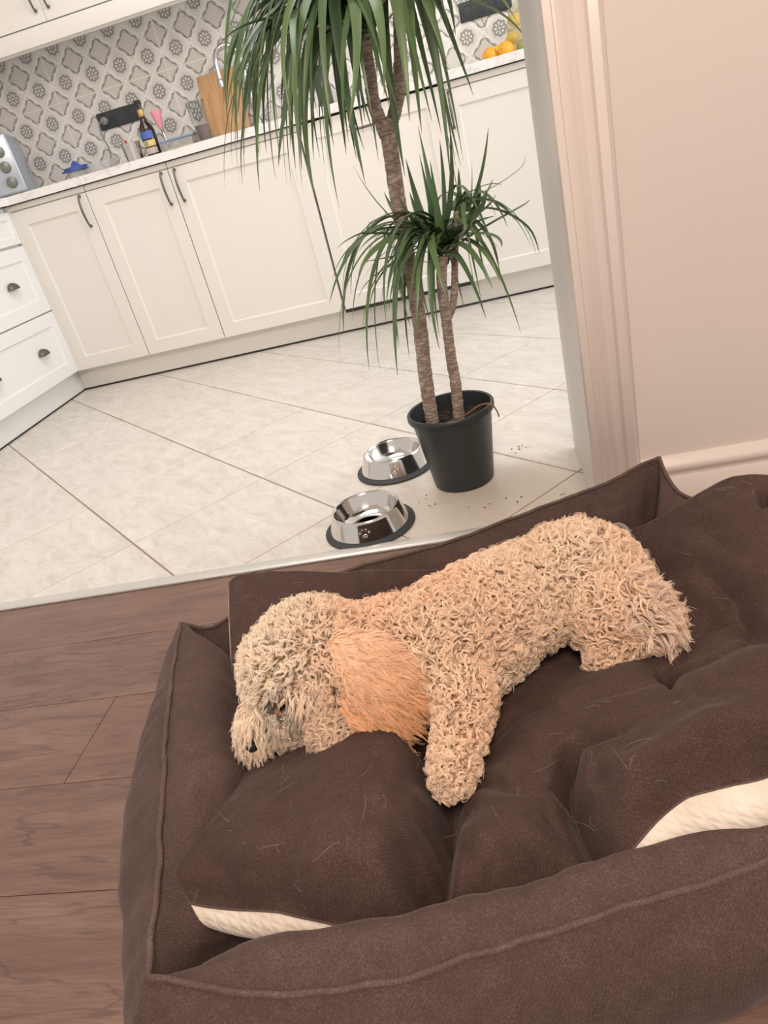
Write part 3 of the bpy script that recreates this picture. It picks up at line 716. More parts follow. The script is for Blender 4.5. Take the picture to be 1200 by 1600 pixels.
# leaves aimed at the tips seen: (x, y, origin, depth offset, arch)
tipsA = [(383, 275, -.05), (406, 299, -.12), (449, 294, -.08), (462, 264, .05), (495, 320, -.2), (517, 278, .0), (530, 325, -.22), (511, 289, .1), (568, 209, .1), (557, 248, .05), (571, 288, -.18), (541, 241, .1), (350, 160, -.1), (384, 62, -.2), (364, 193, .05), (382, 240, .1), (405, 245, .15), (420, 200, .15), (435, 262, -.15), (400, 215, -.2), (470, 230, -.25), (490, 250, .12), (545, 200, -.25), (505, 190, .1), (380, 130, .1), (415, 120, .2), (440, 180, .22), (465, 160, -.28), (520, 210, -.3), (430, 90, .2), (395, 95, -.1), (600, 150, -.25), (485, 130, .25), (372, 225, -.15)]
for (x, y, dy) in tipsA:
    Tp = atY(x, y, 1.50 + dy); leaf(jit(cA, .018), Tp, random.uniform(.16, .42), random.uniform(.018, .027))
tipsB = [(633, 276, -.08), (659, 209, -.18), (720, 260, -.1), (713, 265, .0), (704, 281, -.15), (688, 153, .05), (724, 252, .12), (705, 64, -.1), (699, 103, -.2), (765, 25, -.1), (712, 55, .1), (676, 111, .2), (640, 190, -.25), (610, 170, -.28), (655, 150, .15), (590, 120, -.25), (560, 150, -.2), (530, 110, -.2), (500, 60, -.15), (675, 190, -.25), (740, 150, .1), (690, 210, .15)]
for (x, y, dy) in tipsB:
    Tp = atY(x, y, 1.58 + dy); leaf(jit(cB, .02), Tp, random.uniform(.10, .26), random.uniform(.019, .029))
for k in range(70):
    a = random.uniform(0, 2 * PI); e = random.uniform(-.35, 1.2); L = random.uniform(.24, .40); c = cA if k % 2 else cB
    Tp = c + L * np.array([math.cos(a) * math.cos(e * .6), math.sin(a) * math.cos(e * .6), math.sin(e) * .8 - .12])
    leaf(jit(c, .02), Tp, random.uniform(.15, .4), random.uniform(.015, .023))
for k in range(34):
    a = random.uniform(PI * .55, PI * 1.6); L = random.uniform(.22, .36)
    Tp = cA + np.array([L * math.cos(a), L * math.sin(a) * .7, -random.uniform(.02, .26)]); leaf(jit(cA, .02), Tp, random.uniform(.2, .4), random.uniform(.011, .017))
tipsC = [(526, 389, -.1, .25), (515, 474, -.15, .45), (531, 559, -.1, .4), (577, 579, -.12, .4), (593, 577, -.05, .45), (621, 586, -.15, .35), (623, 547, .1, .3), (687, 547, -.15, .3), (687, 527, -.1, .3), (760, 499, -.1, .25), (814, 521, -.1, .3), (551, 501, .1, .35), (537, 520, .05, .4), (552, 259, .0, .1), (634, 248, .05, .05), (687, 218, .0, .0), (737, 252, -.05, .0), (653, 197, .05, 0), (703, 206, -.02, 0), (640, 300, .1, .1), (600, 330, .15, .2), (575, 360, .1, .3), (600, 480, .12, .4), (560, 430, -.15, .4), (640, 560, .0, .35), (725, 480, .12, .25), (660, 470, -.18, .25), (735, 300, .1, .05), (560, 395, .15, .3), (640, 500, -.2, .3), (700, 470, -.2, .3)]
for (x, y, dy, up) in tipsC:
    Tp = atY(x, y, 1.55 + dy); leaf(jit(cC, .012), Tp, up, random.uniform(.021, .027) if up < .15 else random.uniform(.015, .021))
tipsD = [(763, 200, -.05, 0), (836, 236, .05, .0), (804, 344, .0, .25), (793, 355, -.06, .3), (776, 397, .05, .35), (829, 386, -.1, .25), (842, 400, .05, .2), (776, 403, .1, .3), (790, 460, -.1, .3), (752, 470, .05, .35), (748, 300, .1, .1), (700, 300, .1, .1), (775, 340, .12, .2), (760, 440, .12, .35), (738, 390, -.1, .3), (690, 380, .15, .3)]
for (x, y, dy, up) in tipsD:
    Tp = atY(x, y, 1.57 + dy); leaf(jit(cD, .010), Tp, up, random.uniform(.009, .014))
for k in range(26):
    a = random.uniform(0, 2 * PI); L = random.uniform(.12, .22); Tp = cC + np.array([L * math.cos(a), L * math.sin(a), random.uniform(-.12, .12)]); leaf(jit(cC, .012), Tp, random.uniform(.1, .35), random.uniform(.010, .015))

for (x, y, dy) in [(655, 240, .0), (672, 250, -.05), (716, 262, .03), (750, 285, .06), (620, 300, -.04), (600, 300, .1), (668, 300, .12), (742, 330, -.1), (760, 300, -.08), (640, 340, .15)]:
    leaf(jit(cC, .010), atY(x, y, 1.55 + dy), random.uniform(0, .08), random.uniform(.020, .026))
for k in range(24):
    a = random.uniform(PI * .6, PI * 1.55); L = random.uniform(.16, .27); Tp = cC + np.array([L * math.cos(a), L * math.sin(a) * .9, -random.uniform(.0, .14)]); leaf(jit(cC, .012), Tp, random.uniform(.25, .45), random.uniform(.009, .014))
for k in range(30):
    Tp = atY(random.uniform(372, 560), random.uniform(120, 300), 1.50 + random.uniform(-.28, .22)); leaf(jit(cA, .02), Tp, random.uniform(.2, .42), random.uniform(.010, .018))

# ------------------------------------------------------------------ steel bowls
def bowl(x, y, rz, lab, s=1.0):
    c = empty('dog_bowl', (x, y, 0), rz); tag(c, lab, 'bowl', 'steel dog bowls on the tiles'); c.scale = (s, s, s)
    lathe('shell', [(.093, .004), (.091, .010), (.078, .046), (.0765, .051), (.0745, .0525), (.0725, .051), (.070, .046), (.062, .022), (.052, .012), (.03, .009), (0, .009)], m_steel, c, 72, caps=False)
    lathe('rubber_ring', [(.088, .001), (.092, 0), (.100, 0), (.1035, .002), (.1035, .005), (.100, .0075), (.094, .008), (.0905, .011), (.088, .009)], m_rubber, c, 72)
    # embossed paw print on the slanted side
    for ang in (0, 2.1, 4.2):
        p = empty('paw_mark', parent=c); p.location = (0, 0, 0); p.rotation_euler = (0, 0, ang)
        bm = bmesh.new()
        for (dx, dz, r) in ((0, -.004, .0065), (-.010, .003, .003), (-.004, .0085, .003), (.004, .0085, .003), (.010, .003, .003)):
            z = .027 + dz; rad = .091 + (.078 - .091) * (z - .010) / .036
            bmesh.ops.create_uvsphere(bm, u_segments=12, v_segments=8, radius=r, matrix=Matrix.Translation((dx, -rad + .0005, z)) @ Matrix.Diagonal((1, .25, 1 if r < .005 else .8, 1)))
        o = fin(bm, 'paw_emboss', m_steel, c, True); o.rotation_euler = (0, 0, ang); bpy.data.objects.remove(p)
    return c
bowl(-.352, 1.385, .05, 'steel dog bowl nearest the threshold, fully in view')
bowl(-.318, 1.685, .1, 'steel dog bowl partly hidden behind the black pot')
# crumbs of soil on the tiles
bm = bmesh.new()
for k in range(26):
    cx, cy = random.choice(((-.235, 1.47), (-.21, 1.43), (-.02, 1.40), (.06, 1.40), (-.10, 1.40), (0, 1.66)))
    bmesh.ops.create_icosphere(bm, subdivisions=1, radius=random.uniform(.0008, .002), matrix=Matrix.Translation((cx + random.gauss(0, .012), cy + random.gauss(0, .01), .0008)))
o = fin(bm, 'soil_debris', m_soil); tag(o, 'scattered crumbs of potting soil on the tiles by the pot', 'debris', kind='stuff')
#DOGPART
# ------------------------------------------------------------------ dog : skeleton first (the cushion gives way under it)
FR = 1.0
def PJ(x, y, z): return at(x, y, z)
BONES = [  # (name, joints [(px, py, z, core radius)])
 ('skull', [(455, 1050, .200, .052), (490, 1022, .205, .060), (535, 1030, .200, .056)]),
 ('topknot', [(425, 1030, .205, .030), (470, 1000, .222, .040)]),
 ('muzzle', [(462, 1075, .190, .040), (430, 1112, .172, .034), (412, 1134, .160, .026), (405, 1148, .154, .020)]),
 ('cheek', [(505, 1090, .165, .038), (480, 1115, .152, .030), (450, 1135, .148, .024)]),
 ('neck', [(535, 1030, .195, .054), (600, 1012, .188, .054), (665, 1010, .185, .062)]),
 ('torso', [(665, 1010, .182, .062), (715, 990, .184, .068), (780, 955, .180, .068), (842, 925, .174, .064), (905, 900, .176, .064), (938, 912, .168, .055)]),
 ('chest', [(640, 1050, .160, .045), (690, 1050, .160, .052), (780, 1005, .150, .042)]),
 ('thigh', [(905, 925, .165, .050), (950, 960, .158, .046), (975, 990, .145, .034)]),
 ('hind_leg', [(975, 990, .142, .030), (962, 1015, .134, .026), (945, 1032, .128, .022)]),
 ('front_leg', [(690, 1030, .172, .048), (718, 1075, .165, .038), (724, 1110, .156, .030), (717, 1155, .146, .024), (711, 1190, .138, .022), (706, 1218, .134, .021)]),
 ('tucked_leg', [(600, 1090, .150, .030), (562, 1126, .144, .024), (516, 1150, .156, .022)]),
 ('tail', [(965, 915, .185, .020), (994, 938, .185, .018), (1018, 964, .175, .017), (1030, 986, .162, .013)]),
]
SK = []
for nm, J in BONES:
    Q = np.array([[*PJ(x, y, z), r] for x, y, z, r in J]); Q = spline(Q, 8)
    L = np.r_[0, np.cumsum(np.linalg.norm(np.diff(Q[:, :3], axis=0), axis=1))]; Q = resample(Q, max(3, int(L[-1] / .007) + 1))
    for i, q in enumerate(Q): SK.append((nm, i / (len(Q) - 1), q))
SKP = np.array([s[2] for s in SK]); SKN = np.array([s[0] for s in SK]); SKT = np.array([s[1] for s in SK])
SKD = np.zeros((len(SK), 3))
for i in range(len(SK)):
    j = i + 1 if i + 1 < len(SK) and SK[i + 1][0] == SK[i][0] and SK[i + 1][1] > SK[i][1] else i
    k = j - 1; SKD[i] = SKP[j, :3] - SKP[k, :3]
SKD /= np.linalg.norm(SKD, axis=1)[:, None] + 1e-9

# ------------------------------------------------------------------ dog bed
def tps_fit(XY, Z, lam=1e-4):
    n = len(XY); d = np.linalg.norm(XY[:, None] - XY[None], axis=2); K = np.where(d > 0, d * d * np.log(d + 1e-12), 0) + lam * np.eye(n)
    P = np.c_[np.ones(n), XY]; A = np.zeros((n + 3, n + 3)); A[:n, :n] = K; A[:n, n:] = P; A[n:, :n] = P.T
    s = np.linalg.solve(A, np.r_[Z, 0, 0, 0]); return XY, s[:n], s[n:]
def tps(mod, X):
    XY, w_, a = mod; out = np.empty(len(X))
    for i in range(0, len(X), 20000):
        x = X[i:i + 20000]; d = np.linalg.norm(x[:, None] - XY[None], axis=2); out[i:i + 20000] = (np.where(d > 0, d * d * np.log(d + 1e-12), 0)) @ w_ + a[0] + x @ a[1:]
    return out
def vnoise(P, sc, seed=0, oct=3):
    """cheap smooth 3-d noise: sum of random sines"""
    r = np.random.default_rng(seed); out = np.zeros(len(P)); am = 1.0; tot = 0
    for o in range(oct):
        for k in range(6):
            d = r.normal(size=3); d /= np.linalg.norm(d); out += am * np.sin(P @ d * sc * (2 ** o) * r.uniform(.7, 1.4) + r.uniform(0, 6.28)); tot += am * .5
        am *= .5
    return out / tot
bed = empty('dog_bed', (0.0, .66, 0)); tag(bed, 'large brown canvas dog bed with puffy sides and piped seams', 'dog bed')
BO = np.array([0, .66, 0])
# seam (piping) line, pixel + height, corner to corner
def uz(u, n, z): return np.array([u * .9455 - n * .3256, u * .3256 + n * .9455, z])
FLc = at(232, 1528, .160); BLc = at(285, 975, .185); BRc = at(1030, 716, .200); FRc = uz(.62, .34, .14)
seam = {
 'left': [FLc, at(238, 1460, .162), at(250, 1350, .168), at(256, 1230, .172), at(262, 1120, .176), at(274, 1030, .180), BLc],
 'back': [BLc, at(326, 984, .164), at(356, 968, .166), at(450, 925, .162), at(560, 888, .164), at(700, 850, .165), at(850, 793, .170), at(940, 760, .176), at(1000, 729, .188), BRc],
 'right': [BRc, at(1050, 762, .168), at(1085, 786, .150), uz(.57, .72, .13), uz(.585, .52, .13), FRc],
 'front': [FRc, at(1200, 1347, .150), at(1100, 1385, .152), at(1000, 1413, .150), at(860, 1462, .146), at(780, 1483, .146), at(700, 1510, .147), at(640, 1531, .147), at(560, 1544, .146), at(430, 1557, .147), at(360, 1552, .149), at(290, 1538, .153), FLc]}
OUTW = {'left': .085, 'back': .055, 'right': .07, 'front': .040}
INW = {'left': (.036, .068, .085, .080), 'back': (.02, .036, .046, .050), 'right': (.03, .05, .07, .07), 'front': (.026, .050, .066, .062)}
INZ = {'left': (.004, -.018, -.075), 'back': (-.03, -.08, -.13), 'right': (-.02, -.06, -.10), 'front': (.012, .002, -.045)}
cen = (FLc + BLc + BRc + FRc) / 4
order = ['left', 'back', 'right', 'front']
nrm = {}
ed = {'left': (FLc, BLc), 'back': (BLc, BRc), 'right': (BRc, FRc), 'front': (FRc, FLc)}
for k in order:
    a, b = ed[k]; d = (b - a)[:2]; d /= np.linalg.norm(d); nrm[k] = np.array([-d[1], d[0]])     # outward (ring runs clockwise)
    if nrm[k] @ ((a + b)[:2] / 2 - cen[:2]) < 0: nrm[k] = -nrm[k]
sides = {}
for si, k in enumerate(order):
    pv, nx = order[si - 1], order[(si + 1) % 4]
    P = resample(spline(seam[k], 14), 200 if k in ('left',) else 300); N = len(P); s = np.linspace(0, 1, N)
    L = np.linalg.norm(np.diff(P, axis=0), axis=1).sum()
    wob = vnoise(P * 1.0, 90, 5 + si, 2)[:, None] * .0012; P = P + np.c_[wob * nrm[k][0], wob * nrm[k][1], wob * .8]
    P[0] = resample(spline(seam[k], 14), 3)[0]; P[-1] = seam[k][-1]
    # offset directions, mitred at the two ends
    def mitre(n1, n2): m = n1 + n2; return m / (m @ n1)
    m0 = mitre(nrm[k], nrm[pv]); m1 = mitre(nrm[k], nrm[nx])
    blend_o = .10 / L
    def dirs(bl):
        f0 = np.clip(1 - s / bl, 0, 1)[:, None]; f1 = np.clip(1 - (1 - s) / bl, 0, 1)[:, None]
        return nrm[k] * (1 - f0) * (1 - f1) + m0 * f0 + m1 * f1
    outer = []; ow = OUTW[k]; o0 = (ow + OUTW[pv]) / 2; o1 = (ow + OUTW[nx]) / 2
    e0 = np.clip(1 - s / (blend_o * 1.6), 0, 1); e1 = np.clip(1 - (1 - s) / (blend_o * 1.6), 0, 1)
    oww = ow + (o0 * .68 - ow) * e0 + (o1 * .68 - ow) * e1
    D = dirs(blend_o)
    # rows from floor (outer) over the seam to the inside bottom
    rows = []
    no = 20
    for i in range(no + 1):
        t = i / no                                            # 0 floor .. 1 seam
        zz = P[:, 2] * t
        fo = (np.sin(PI * (0.16 + .84 * t)) ** .75) * (1 - .0 * t) if t > 0 else np.full(1, np.sin(PI * .16) ** .75)
        fo = float(np.max(fo)) if t < 1 else 0.0
        rows.append(np.c_[P[:, :2] + D * (oww * fo)[:, None], zz])
    iw = INW[k]; iz = INZ[k]
    prof_s = spline([(0, 0), (iw[0], iz[0]), (iw[1], iz[1]), (iw[2], iz[2]), (iw[3], -.125)], 7)[1:]
    cf = np.clip(.30 + np.minimum(s, 1 - s) * L / .13, 0, 1); cf = cf * cf * (3 - 2 * cf)
    dfl = (s if k == 'left' else (1 - s)) * L; sag = np.clip(1 - dfl / (.24 if k == 'left' else .14), 0, 1) if k in ('left', 'front') else s * 0
    sag = sag * sag * (3 - 2 * sag)
    for (a, b) in prof_s:
        rows.append(np.c_[P[:, :2] - dirs(max(a, .004) * 1.0 / L + .02) * (a * cf)[:, None], np.maximum(P[:, 2] + b - sag * (.075 if k == 'left' else .045) * min(1, a / .05), .012)])
    G = np.array(rows); Rn, Cn = G.shape[:2]
    # soft wrinkles running away from the seam, plus broad lumps
    flat = G.reshape(-1, 3); tt = np.repeat(np.r_[np.linspace(-1, 0, no + 1), np.linspace(0, 1, Rn - no - 1)], Cn); ss = np.tile(s * L, Rn)
    wr = np.abs(np.sin(ss * 52 + 3 * np.sin(ss * 17 + si) + tt * 3)) ** 3 * np.exp(-np.abs(tt) * 2.2) * .0035
    lump = vnoise(flat, 16, 30 + si, 2) * .005 + vnoise(flat * np.array([1, 1, 1.6]), 55, 50 + si, 2) * .0018
    pin = (np.clip(np.minimum(ss, L - ss) / .05, 0, 1)) * np.minimum(1, np.abs(tt) * 5 + .05)
    dn = (lump - wr) * pin
    # normals of the grid
    du = np.gradient(G, axis=1).reshape(-1, 3); dv = np.gradient(G, axis=0).reshape(-1, 3); nn = np.cross(du, dv); nn /= np.linalg.norm(nn, axis=1)[:, None] + 1e-12
    if (nn.reshape(Rn, Cn, 3)[5, Cn // 2, :2] @ nrm[k]) < 0: nn = -nn
    G = (flat + nn * dn[:, None]); G[:, 2] = np.maximum(G[:, 2], .002); G = G.reshape(Rn, Cn, 3)
    idx = np.arange(Rn * Cn).reshape(Rn, Cn)
    F = np.stack([idx[:-1, :-1], idx[:-1, 1:], idx[1:, 1:], idx[1:, :-1]], -1).reshape(-1, 4)
    b = obj('bolster', G.reshape(-1, 3) - BO, F, m_fab2, bed, True)
    b.location = BO * 0
    sides[k] = b
    # piping along the seam
    pp = P.copy(); pp[:, 2] += .0022; pp += np.c_[vnoise(P, 160, 70 + si, 1) * .0006, vnoise(P, 160, 80 + si, 1) * .0006, vnoise(P, 120, 90 + si, 1) * .0006]
    tube('piping', pp - BO, .0030, m_pipe, b, 8)
    V2, F2 = tube_VF(pp - BO - np.array([0, 0, .005]), .0022, 6)
    obj('stitched_edge', V2, F2, m_pipe, b, True)
# bottom pad of the bed
a_, b_, c_, d_ = FLc, BLc, BRc, FRc
V = []; F = []; NB = 24
for i in range(NB + 1):
    for j in range(NB + 1):
        p = (a_ * (1 - i / NB) + d_ * (i / NB)) * (1 - j / NB) + (b_ * (1 - i / NB) + c_ * (i / NB)) * (j / NB); V.append((p[0], p[1], .030 + .006 * math.sin(i * .9) * math.sin(j * .8)))
for i in range(NB):
    for j in range(NB): q = i * (NB + 1) + j; F.append((q, q + NB + 1, q + NB + 2, q + 1))
obj('base_pad', np.array(V) - BO, F, m_fab, bed, True)
# grey cord tie beside the rump
tie = spline([at(948, 832, .15), at(955, 823, .158), at(968, 820, .160), at(980, 828, .158), at(972, 838, .152), at(978, 833, .158), at(990, 832, .155), at(985, 842, .150)], 8)
tube('cord_tie', tie - BO, .0035, M('grey_cord', (.25, .22, .20), .7), bed, 8)

# ------------------------------------------------------------------ cushion
cush = empty('cushion', (0.0, .62, .08)); tag(cush, 'rumpled brown cushion with cream quilted underside, dog lying on it', 'cushion')
CO = np.array([0, .62, .08])
def pz(L): return np.array([at(*q) for q in L])
E_left = pz([(258, 1390, .158), (272, 1340, .150), (310, 1270, .135), (368, 1205, .118), (374, 1160, .118), (364, 1110, .130), (362, 1050, .150), (360, 1000, .172), (358, 950, .196), (357, 908, .212)])
E_front = pz([(258, 1390, .158), (268, 1398, .148), (290, 1406, .146), (330, 1413, .143), (400, 1421, .142), (470, 1434, .140), (545, 1450, .134), (620, 1462, .120), (700, 1445, .118), (800, 1402, .122), (880, 1372, .126), (945, 1352, .136), (975, 1342, .144), (1000, 1310, .158), (1035, 1272, .170), (1075, 1245, .180), (1130, 1230, .186), (1200, 1214, .190), (1290, 1180, .185), (1400, 1130, .170)])
E_back = pz([(357, 908, .212), (375, 897, .216), (440, 893, .212), (520, 893, .204), (640, 888, .186), (720, 885, .155), (800, 870, .130), (900, 850, .125), (955, 842, .135), (1000, 824, .170), (1050, 795, .205), (1100, 764, .235), (1140, 746, .250), (1200, 741, .256), (1290, 760, .250)])
E_right = np.array([E_front[-1], (E_front[-1] + E_back[-1]) / 2 + np.array([.03, 0, .02]), E_back[-1]])
NU, NV = 520, 320
eb = resample(spline(E_front, 8), NU); et = resample(spline(E_back, 8), NU); el = resample(spline(E_left, 8), NV); er = resample(spline(E_right, 8), NV)
uu, vv = np.meshgrid(np.linspace(0, 1, NU), np.linspace(0, 1, NV)); U3, V3 = uu[..., None], vv[..., None]
CG = (1 - V3) * eb[None] + V3 * et[None] + (1 - U3) * el[:, None] + U3 * er[:, None] - ((1 - U3) * (1 - V3) * eb[0] + U3 * (1 - V3) * eb[-1] + (1 - U3) * V3 * et[0] + U3 * V3 * et[-1])
inner = pz([
 (600, 1010, .112), (700, 1000, .105), (850, 950, .105), (760, 1070, .108), (900, 1040, .112), (830, 1060, .120), (840, 1020, .112), (450, 1085, .120), (400, 1120, .120),
 (450, 930, .198), (580, 922, .180), (410, 960, .188), (420, 1020, .158), (500, 980, .168), (690, 915, .140),
 (600, 1132, .168), (640, 1150, .150), (540, 1165, .176), (480, 1195, .176), (420, 1215, .172), (370, 1245, .168), (330, 1290, .166), (290, 1350, .162), (480, 1300, .196), (400, 1320, .190), (560, 1260, .192), (560, 1350, .190), (480, 1390, .180), (620, 1330, .176), (650, 1240, .160), (600, 1410, .160), (560, 1425, .156), (380, 1385, .170), (660, 1180, .135), (640, 1400, .152),
 (692, 1290, .122), (664, 1420, .116), (690, 1240, .118), (675, 1170, .112),
 (760, 1300, .162), (820, 1320, .160), (770, 1210, .142), (850, 1230, .150), (800, 1165, .128), (870, 1130, .144), (780, 1380, .146), (860, 1360, .142), (720, 1390, .142), (720, 1290, .146), (790, 1110, .116),
 (890, 1200, .150), (905, 1285, .138), (936, 1345, .132),
 (860, 1082, .136), (930, 1058, .152), (1000, 1042, .156), (950, 1100, .166), (1000, 1080, .175),
 (1000, 1160, .200), (950, 1200, .188), (1100, 1100, .222), (1070, 1060, .200), (1130, 1030, .220), (1190, 1008, .232), (1200, 1100, .232), (1200, 1160, .222), (960, 1280, .172), (1050, 1210, .205), (1130, 1190, .212), (1000, 1240, .190), (1290, 1060, .225),
 (1040, 1052, .150), (1060, 1030, .150), (1110, 1010, .170),
 (1100, 900, .192), (1030, 905, .150), (1080, 985, .150), (1010, 870, .150), (1200, 900, .212), (1150, 830, .232), (1050, 850, .190), (1150, 965, .170), (1200, 970, .185), (980, 960, .112), (1290, 900, .225), (1290, 980, .2)])
bd = np.vstack([CG[0, ::26], CG[-1, ::26], CG[::24, 0], CG[::40, -1]])
ctl = np.vstack([bd, inner])
# drop near duplicates
keep = []
for i, p in enumerate(ctl):
    if all(np.linalg.norm(p[:2] - ctl[j][:2]) > .006 for j in keep): keep.append(i)
ctl = ctl[keep]; mod = tps_fit(ctl[:, :2], ctl[:, 2], 2e-5)
XY = CG[..., :2].reshape(-1, 2); Z = tps(mod, XY)
def onsurf(x, y):
    z = .15
    for _ in range(25): p = at(x, y, z); z = .5 * z + .5 * float(tps(mod, p[None, :2])[0])
    return at(x, y, z)
def crease(px, depth, wid, lip=0.0, n=60, taper=True):
    global Z
    P = resample(spline([onsurf(*q) for q in px], 8), n)[:, :2]
    for i0 in range(0, len(XY), 40000):
        X = XY[i0:i0 + 40000]; d2 = ((X[:, None] - P[None]) ** 2).sum(2); j = d2.argmin(1); d = np.sqrt(d2[np.arange(len(X)), j]); tp = np.sin(PI * np.clip(j / (n - 1), .04, .96)) ** .6 if taper else 1
        Z[i0:i0 + 40000] += tp * (-1.6 * depth * np.exp(-(d / wid) ** 1.05) + lip * .8 * np.exp(-((d - wid * 1.9) / (wid * .9)) ** 2))
crease([(640, 1135), (672, 1180), (690, 1235), (693, 1290), (682, 1350), (668, 1400), (660, 1445)], .040, .011, .006, taper=False)
crease([(888, 1172), (884, 1205), (893, 1245), (912, 1290), (936, 1348)], .030, .009, .005, taper=False)
crease([(888, 1180), (905, 1155), (945, 1142), (990, 1132)], .012, .008, .004)
crease([(1036, 1050), (1048, 1054), (1062, 1050)], .030, .009, .004)
crease([(1048, 1052), (1090, 1036), (1140, 1012), (1200, 985)], .016, .009, .003)
crease([(1044, 1052), (1052, 1078), (1066, 1092)], .012, .007, .002)
crease([(852, 1215), (874, 1222), (886, 1205)], .012, .008, .003)
crease([(700, 1262), (745, 1222), (800, 1232), (850, 1240)], .007, .008, .004)
crease([(700, 1130), (716, 1180), (705, 1235)], .010, .010, .002)
crease([(1080, 880), (1130, 905), (1165, 925), (1200, 940)], .008, .010, .005)
crease([(1075, 1000), (1130, 965), (1165, 975), (1200, 1000)], .012, .010, .004)
crease([(1130, 905), (1160, 950), (1200, 985)], .008, .008, .004)
crease([(640, 1270), (662, 1290), (684, 1330)], .008, .007, .003)
crease([(612, 1420), (640, 1340), (652, 1290)], .006, .010, .003)
crease([(930, 1180), (950, 1240), (945, 1300)], .006, .010, .003)
crease([(1010, 1180), (985, 1230), (960, 1290)], .004, .010, .003)
crease([(742, 1400), (765, 1350), (790, 1310)], .004, .010, .003)
crease([(820, 1010), (760, 1080), (740, 1130)], .006, .014, .002)
#crease([(500, 1410), (520, 1380), (535, 1340)], .003, .008, .002)
#crease([(440, 1400), (450, 1370), (455, 1330)], .003, .008, .002)
crease([(1190, 762), (1196, 775), (1192, 790)], .014, .006, .004)
crease([(470, 1215), (440, 1260), (400, 1290)], .003, .012, .002)
crease([(330, 1330), (360, 1365), (400, 1395)], .003, .010, .002)
crease([(720, 1180), (760, 1160), (800, 1120), (850, 1095)], .006, .010, .003)
crease([(870, 1110), (930, 1085), (990, 1072), (1030, 1062)], .005, .010, .003)
crease([(905, 1215), (930, 1205), (960, 1215)], .005, .008, .003)
crease([(900, 1245), (925, 1250), (950, 1270)], .004, .007, .003)
crease([(700, 1300), (730, 1330), (745, 1370)], .005, .009, .003)
crease([(850, 1270), (875, 1300), (905, 1330)], .004, .009, .002)
crease([(1060, 1130), (1110, 1170), (1150, 1200)], .003, .014, .002)
crease([(660, 1190), (640, 1220), (632, 1260)], .004, .009, .003)
crease([(560, 1160), (590, 1180), (610, 1220)], .003, .010, .002)
crease([(1075, 1055), (1085, 1075), (1110, 1085)], .005, .007, .003)
crease([(990, 870), (1030, 880), (1060, 900)], .004, .012, .002)
crease([(1060, 800), (1100, 820), (1140, 850), (1200, 865)], .005, .012, .003)
P3 = np.c_[XY, np.zeros(len(XY))]
edge_d = np.minimum.reduce([vv.ravel() / .055, (1 - vv.ravel()) / .05, uu.ravel() / .035, (1 - uu.ravel()) / .05]); em_ = np.clip(edge_d, 0, 1); em_ = 1 - (1 - em_) ** 2.2
ZC = CG[..., 2].ravel().copy()
Z = ZC * (1 - em_) + Z * em_
Z += vnoise(P3, 24, 3, 2) * .0025 + (np.abs(vnoise(P3 @ np.array([[1, .3, 0], [.2, .55, 0], [0, 0, 1]]), 48, 9, 3)) ** .7) * -.0055 + vnoise(P3, 170, 11, 1) * .0004
# the dog's weight
rr = SKP[:, 3] + .004
for i0 in range(0, len(XY), 20000):
    X = XY[i0:i0 + 20000]; d2 = ((X[:, None] - SKP[None, :, :2]) ** 2).sum(2)
    low = np.where(d2 < rr ** 2, SKP[:, 2] - np.sqrt(np.maximum(rr ** 2 - d2, 0)), 9).min(1)
    z = Z[i0:i0 + 20000]; Z[i0:i0 + 20000] = np.minimum(z, np.maximum(low, .045))
CG[..., 2] = Z.reshape(NV, NU)
# soften the clamp
for _ in range(3):
    c = CG[1:-1, 1:-1, 2]; CG[1:-1, 1:-1, 2] = .5 * c + .125 * (CG[:-2, 1:-1, 2] + CG[2:, 1:-1, 2] + CG[1:-1, :-2, 2] + CG[1:-1, 2:, 2])
CG[..., 2] = np.maximum(CG[..., 2], .05)
idx = np.arange(NU * NV).reshape(NV, NU); F = np.stack([idx[:-1, :-1], idx[:-1, 1:], idx[1:, 1:], idx[1:, :-1]], -1).reshape(-1, 4)
top = obj('cover', CG.reshape(-1, 3) - CO, F, m_fab, cush, True)
# cream underside: bulges out below the seam, then closes beneath
loop = np.vstack([CG[0, :-1:2], CG[:-1:2, -1], CG[-1, :0:-2], CG[:0:-2, 0]])
n = len(loop); tg = np.roll(loop, -3, 0) - np.roll(loop, 3, 0); on = np.c_[tg[:, 1], -tg[:, 0]]; on /= np.linalg.norm(on, axis=1)[:, None] + 1e-9
K = 9
for _ in range(4): on = (np.roll(on, 1, 0) + on + np.roll(on, -1, 0)); on /= np.linalg.norm(on, axis=1)[:, None] + 1e-9
px_ = (loop - C0); dep = px_ @ W_; sxp = 600 + F_PX * (px_ @ R_) / dep; syp = 800 - F_PX * (px_ @ U_) / dep
# how far the cream belly swells out at each place along the rim (front left corner, front right)
front = np.arange(n) < (NU - 1) // 2 + 1
def hump(x, c, w_): return np.exp(-((x - c) / w_) ** 2)
bel = .003 + front * (.012 * hump(sxp, 400, 110) + .004 * hump(sxp, 280, 30) + .016 * hump(sxp, 1090, 90) + .006 * hump(sxp, 1010, 40) + .014 * hump(sxp, 1200, 70)) + (~front) * (sxp < 420) * (.003 + .016 * hump(syp, 1165, 45))
drp = .035 + front * (.012 * hump(sxp, 420, 110) + .030 * hump(sxp, 1060, 90) + .018 * hump(sxp, 1180, 80))
rings = [loop.copy()]
for k in range(1, K + 1):
    t = k / K; o_ = np.sin(PI * t * .75) * bel * 1.3; r_ = loop.copy(); r_[:, :2] += on * (o_ - t ** 3 * .03)[:, None]; r_[:, 2] = np.maximum(loop[:, 2] - drp * (1 - math.cos(PI / 2 * t)) ** .8 - .002, .034)
    r_ += np.c_[vnoise(r_, 90, 17, 2)] * .0012 * t; rings.append(r_)
low_ = rings[-1].copy()
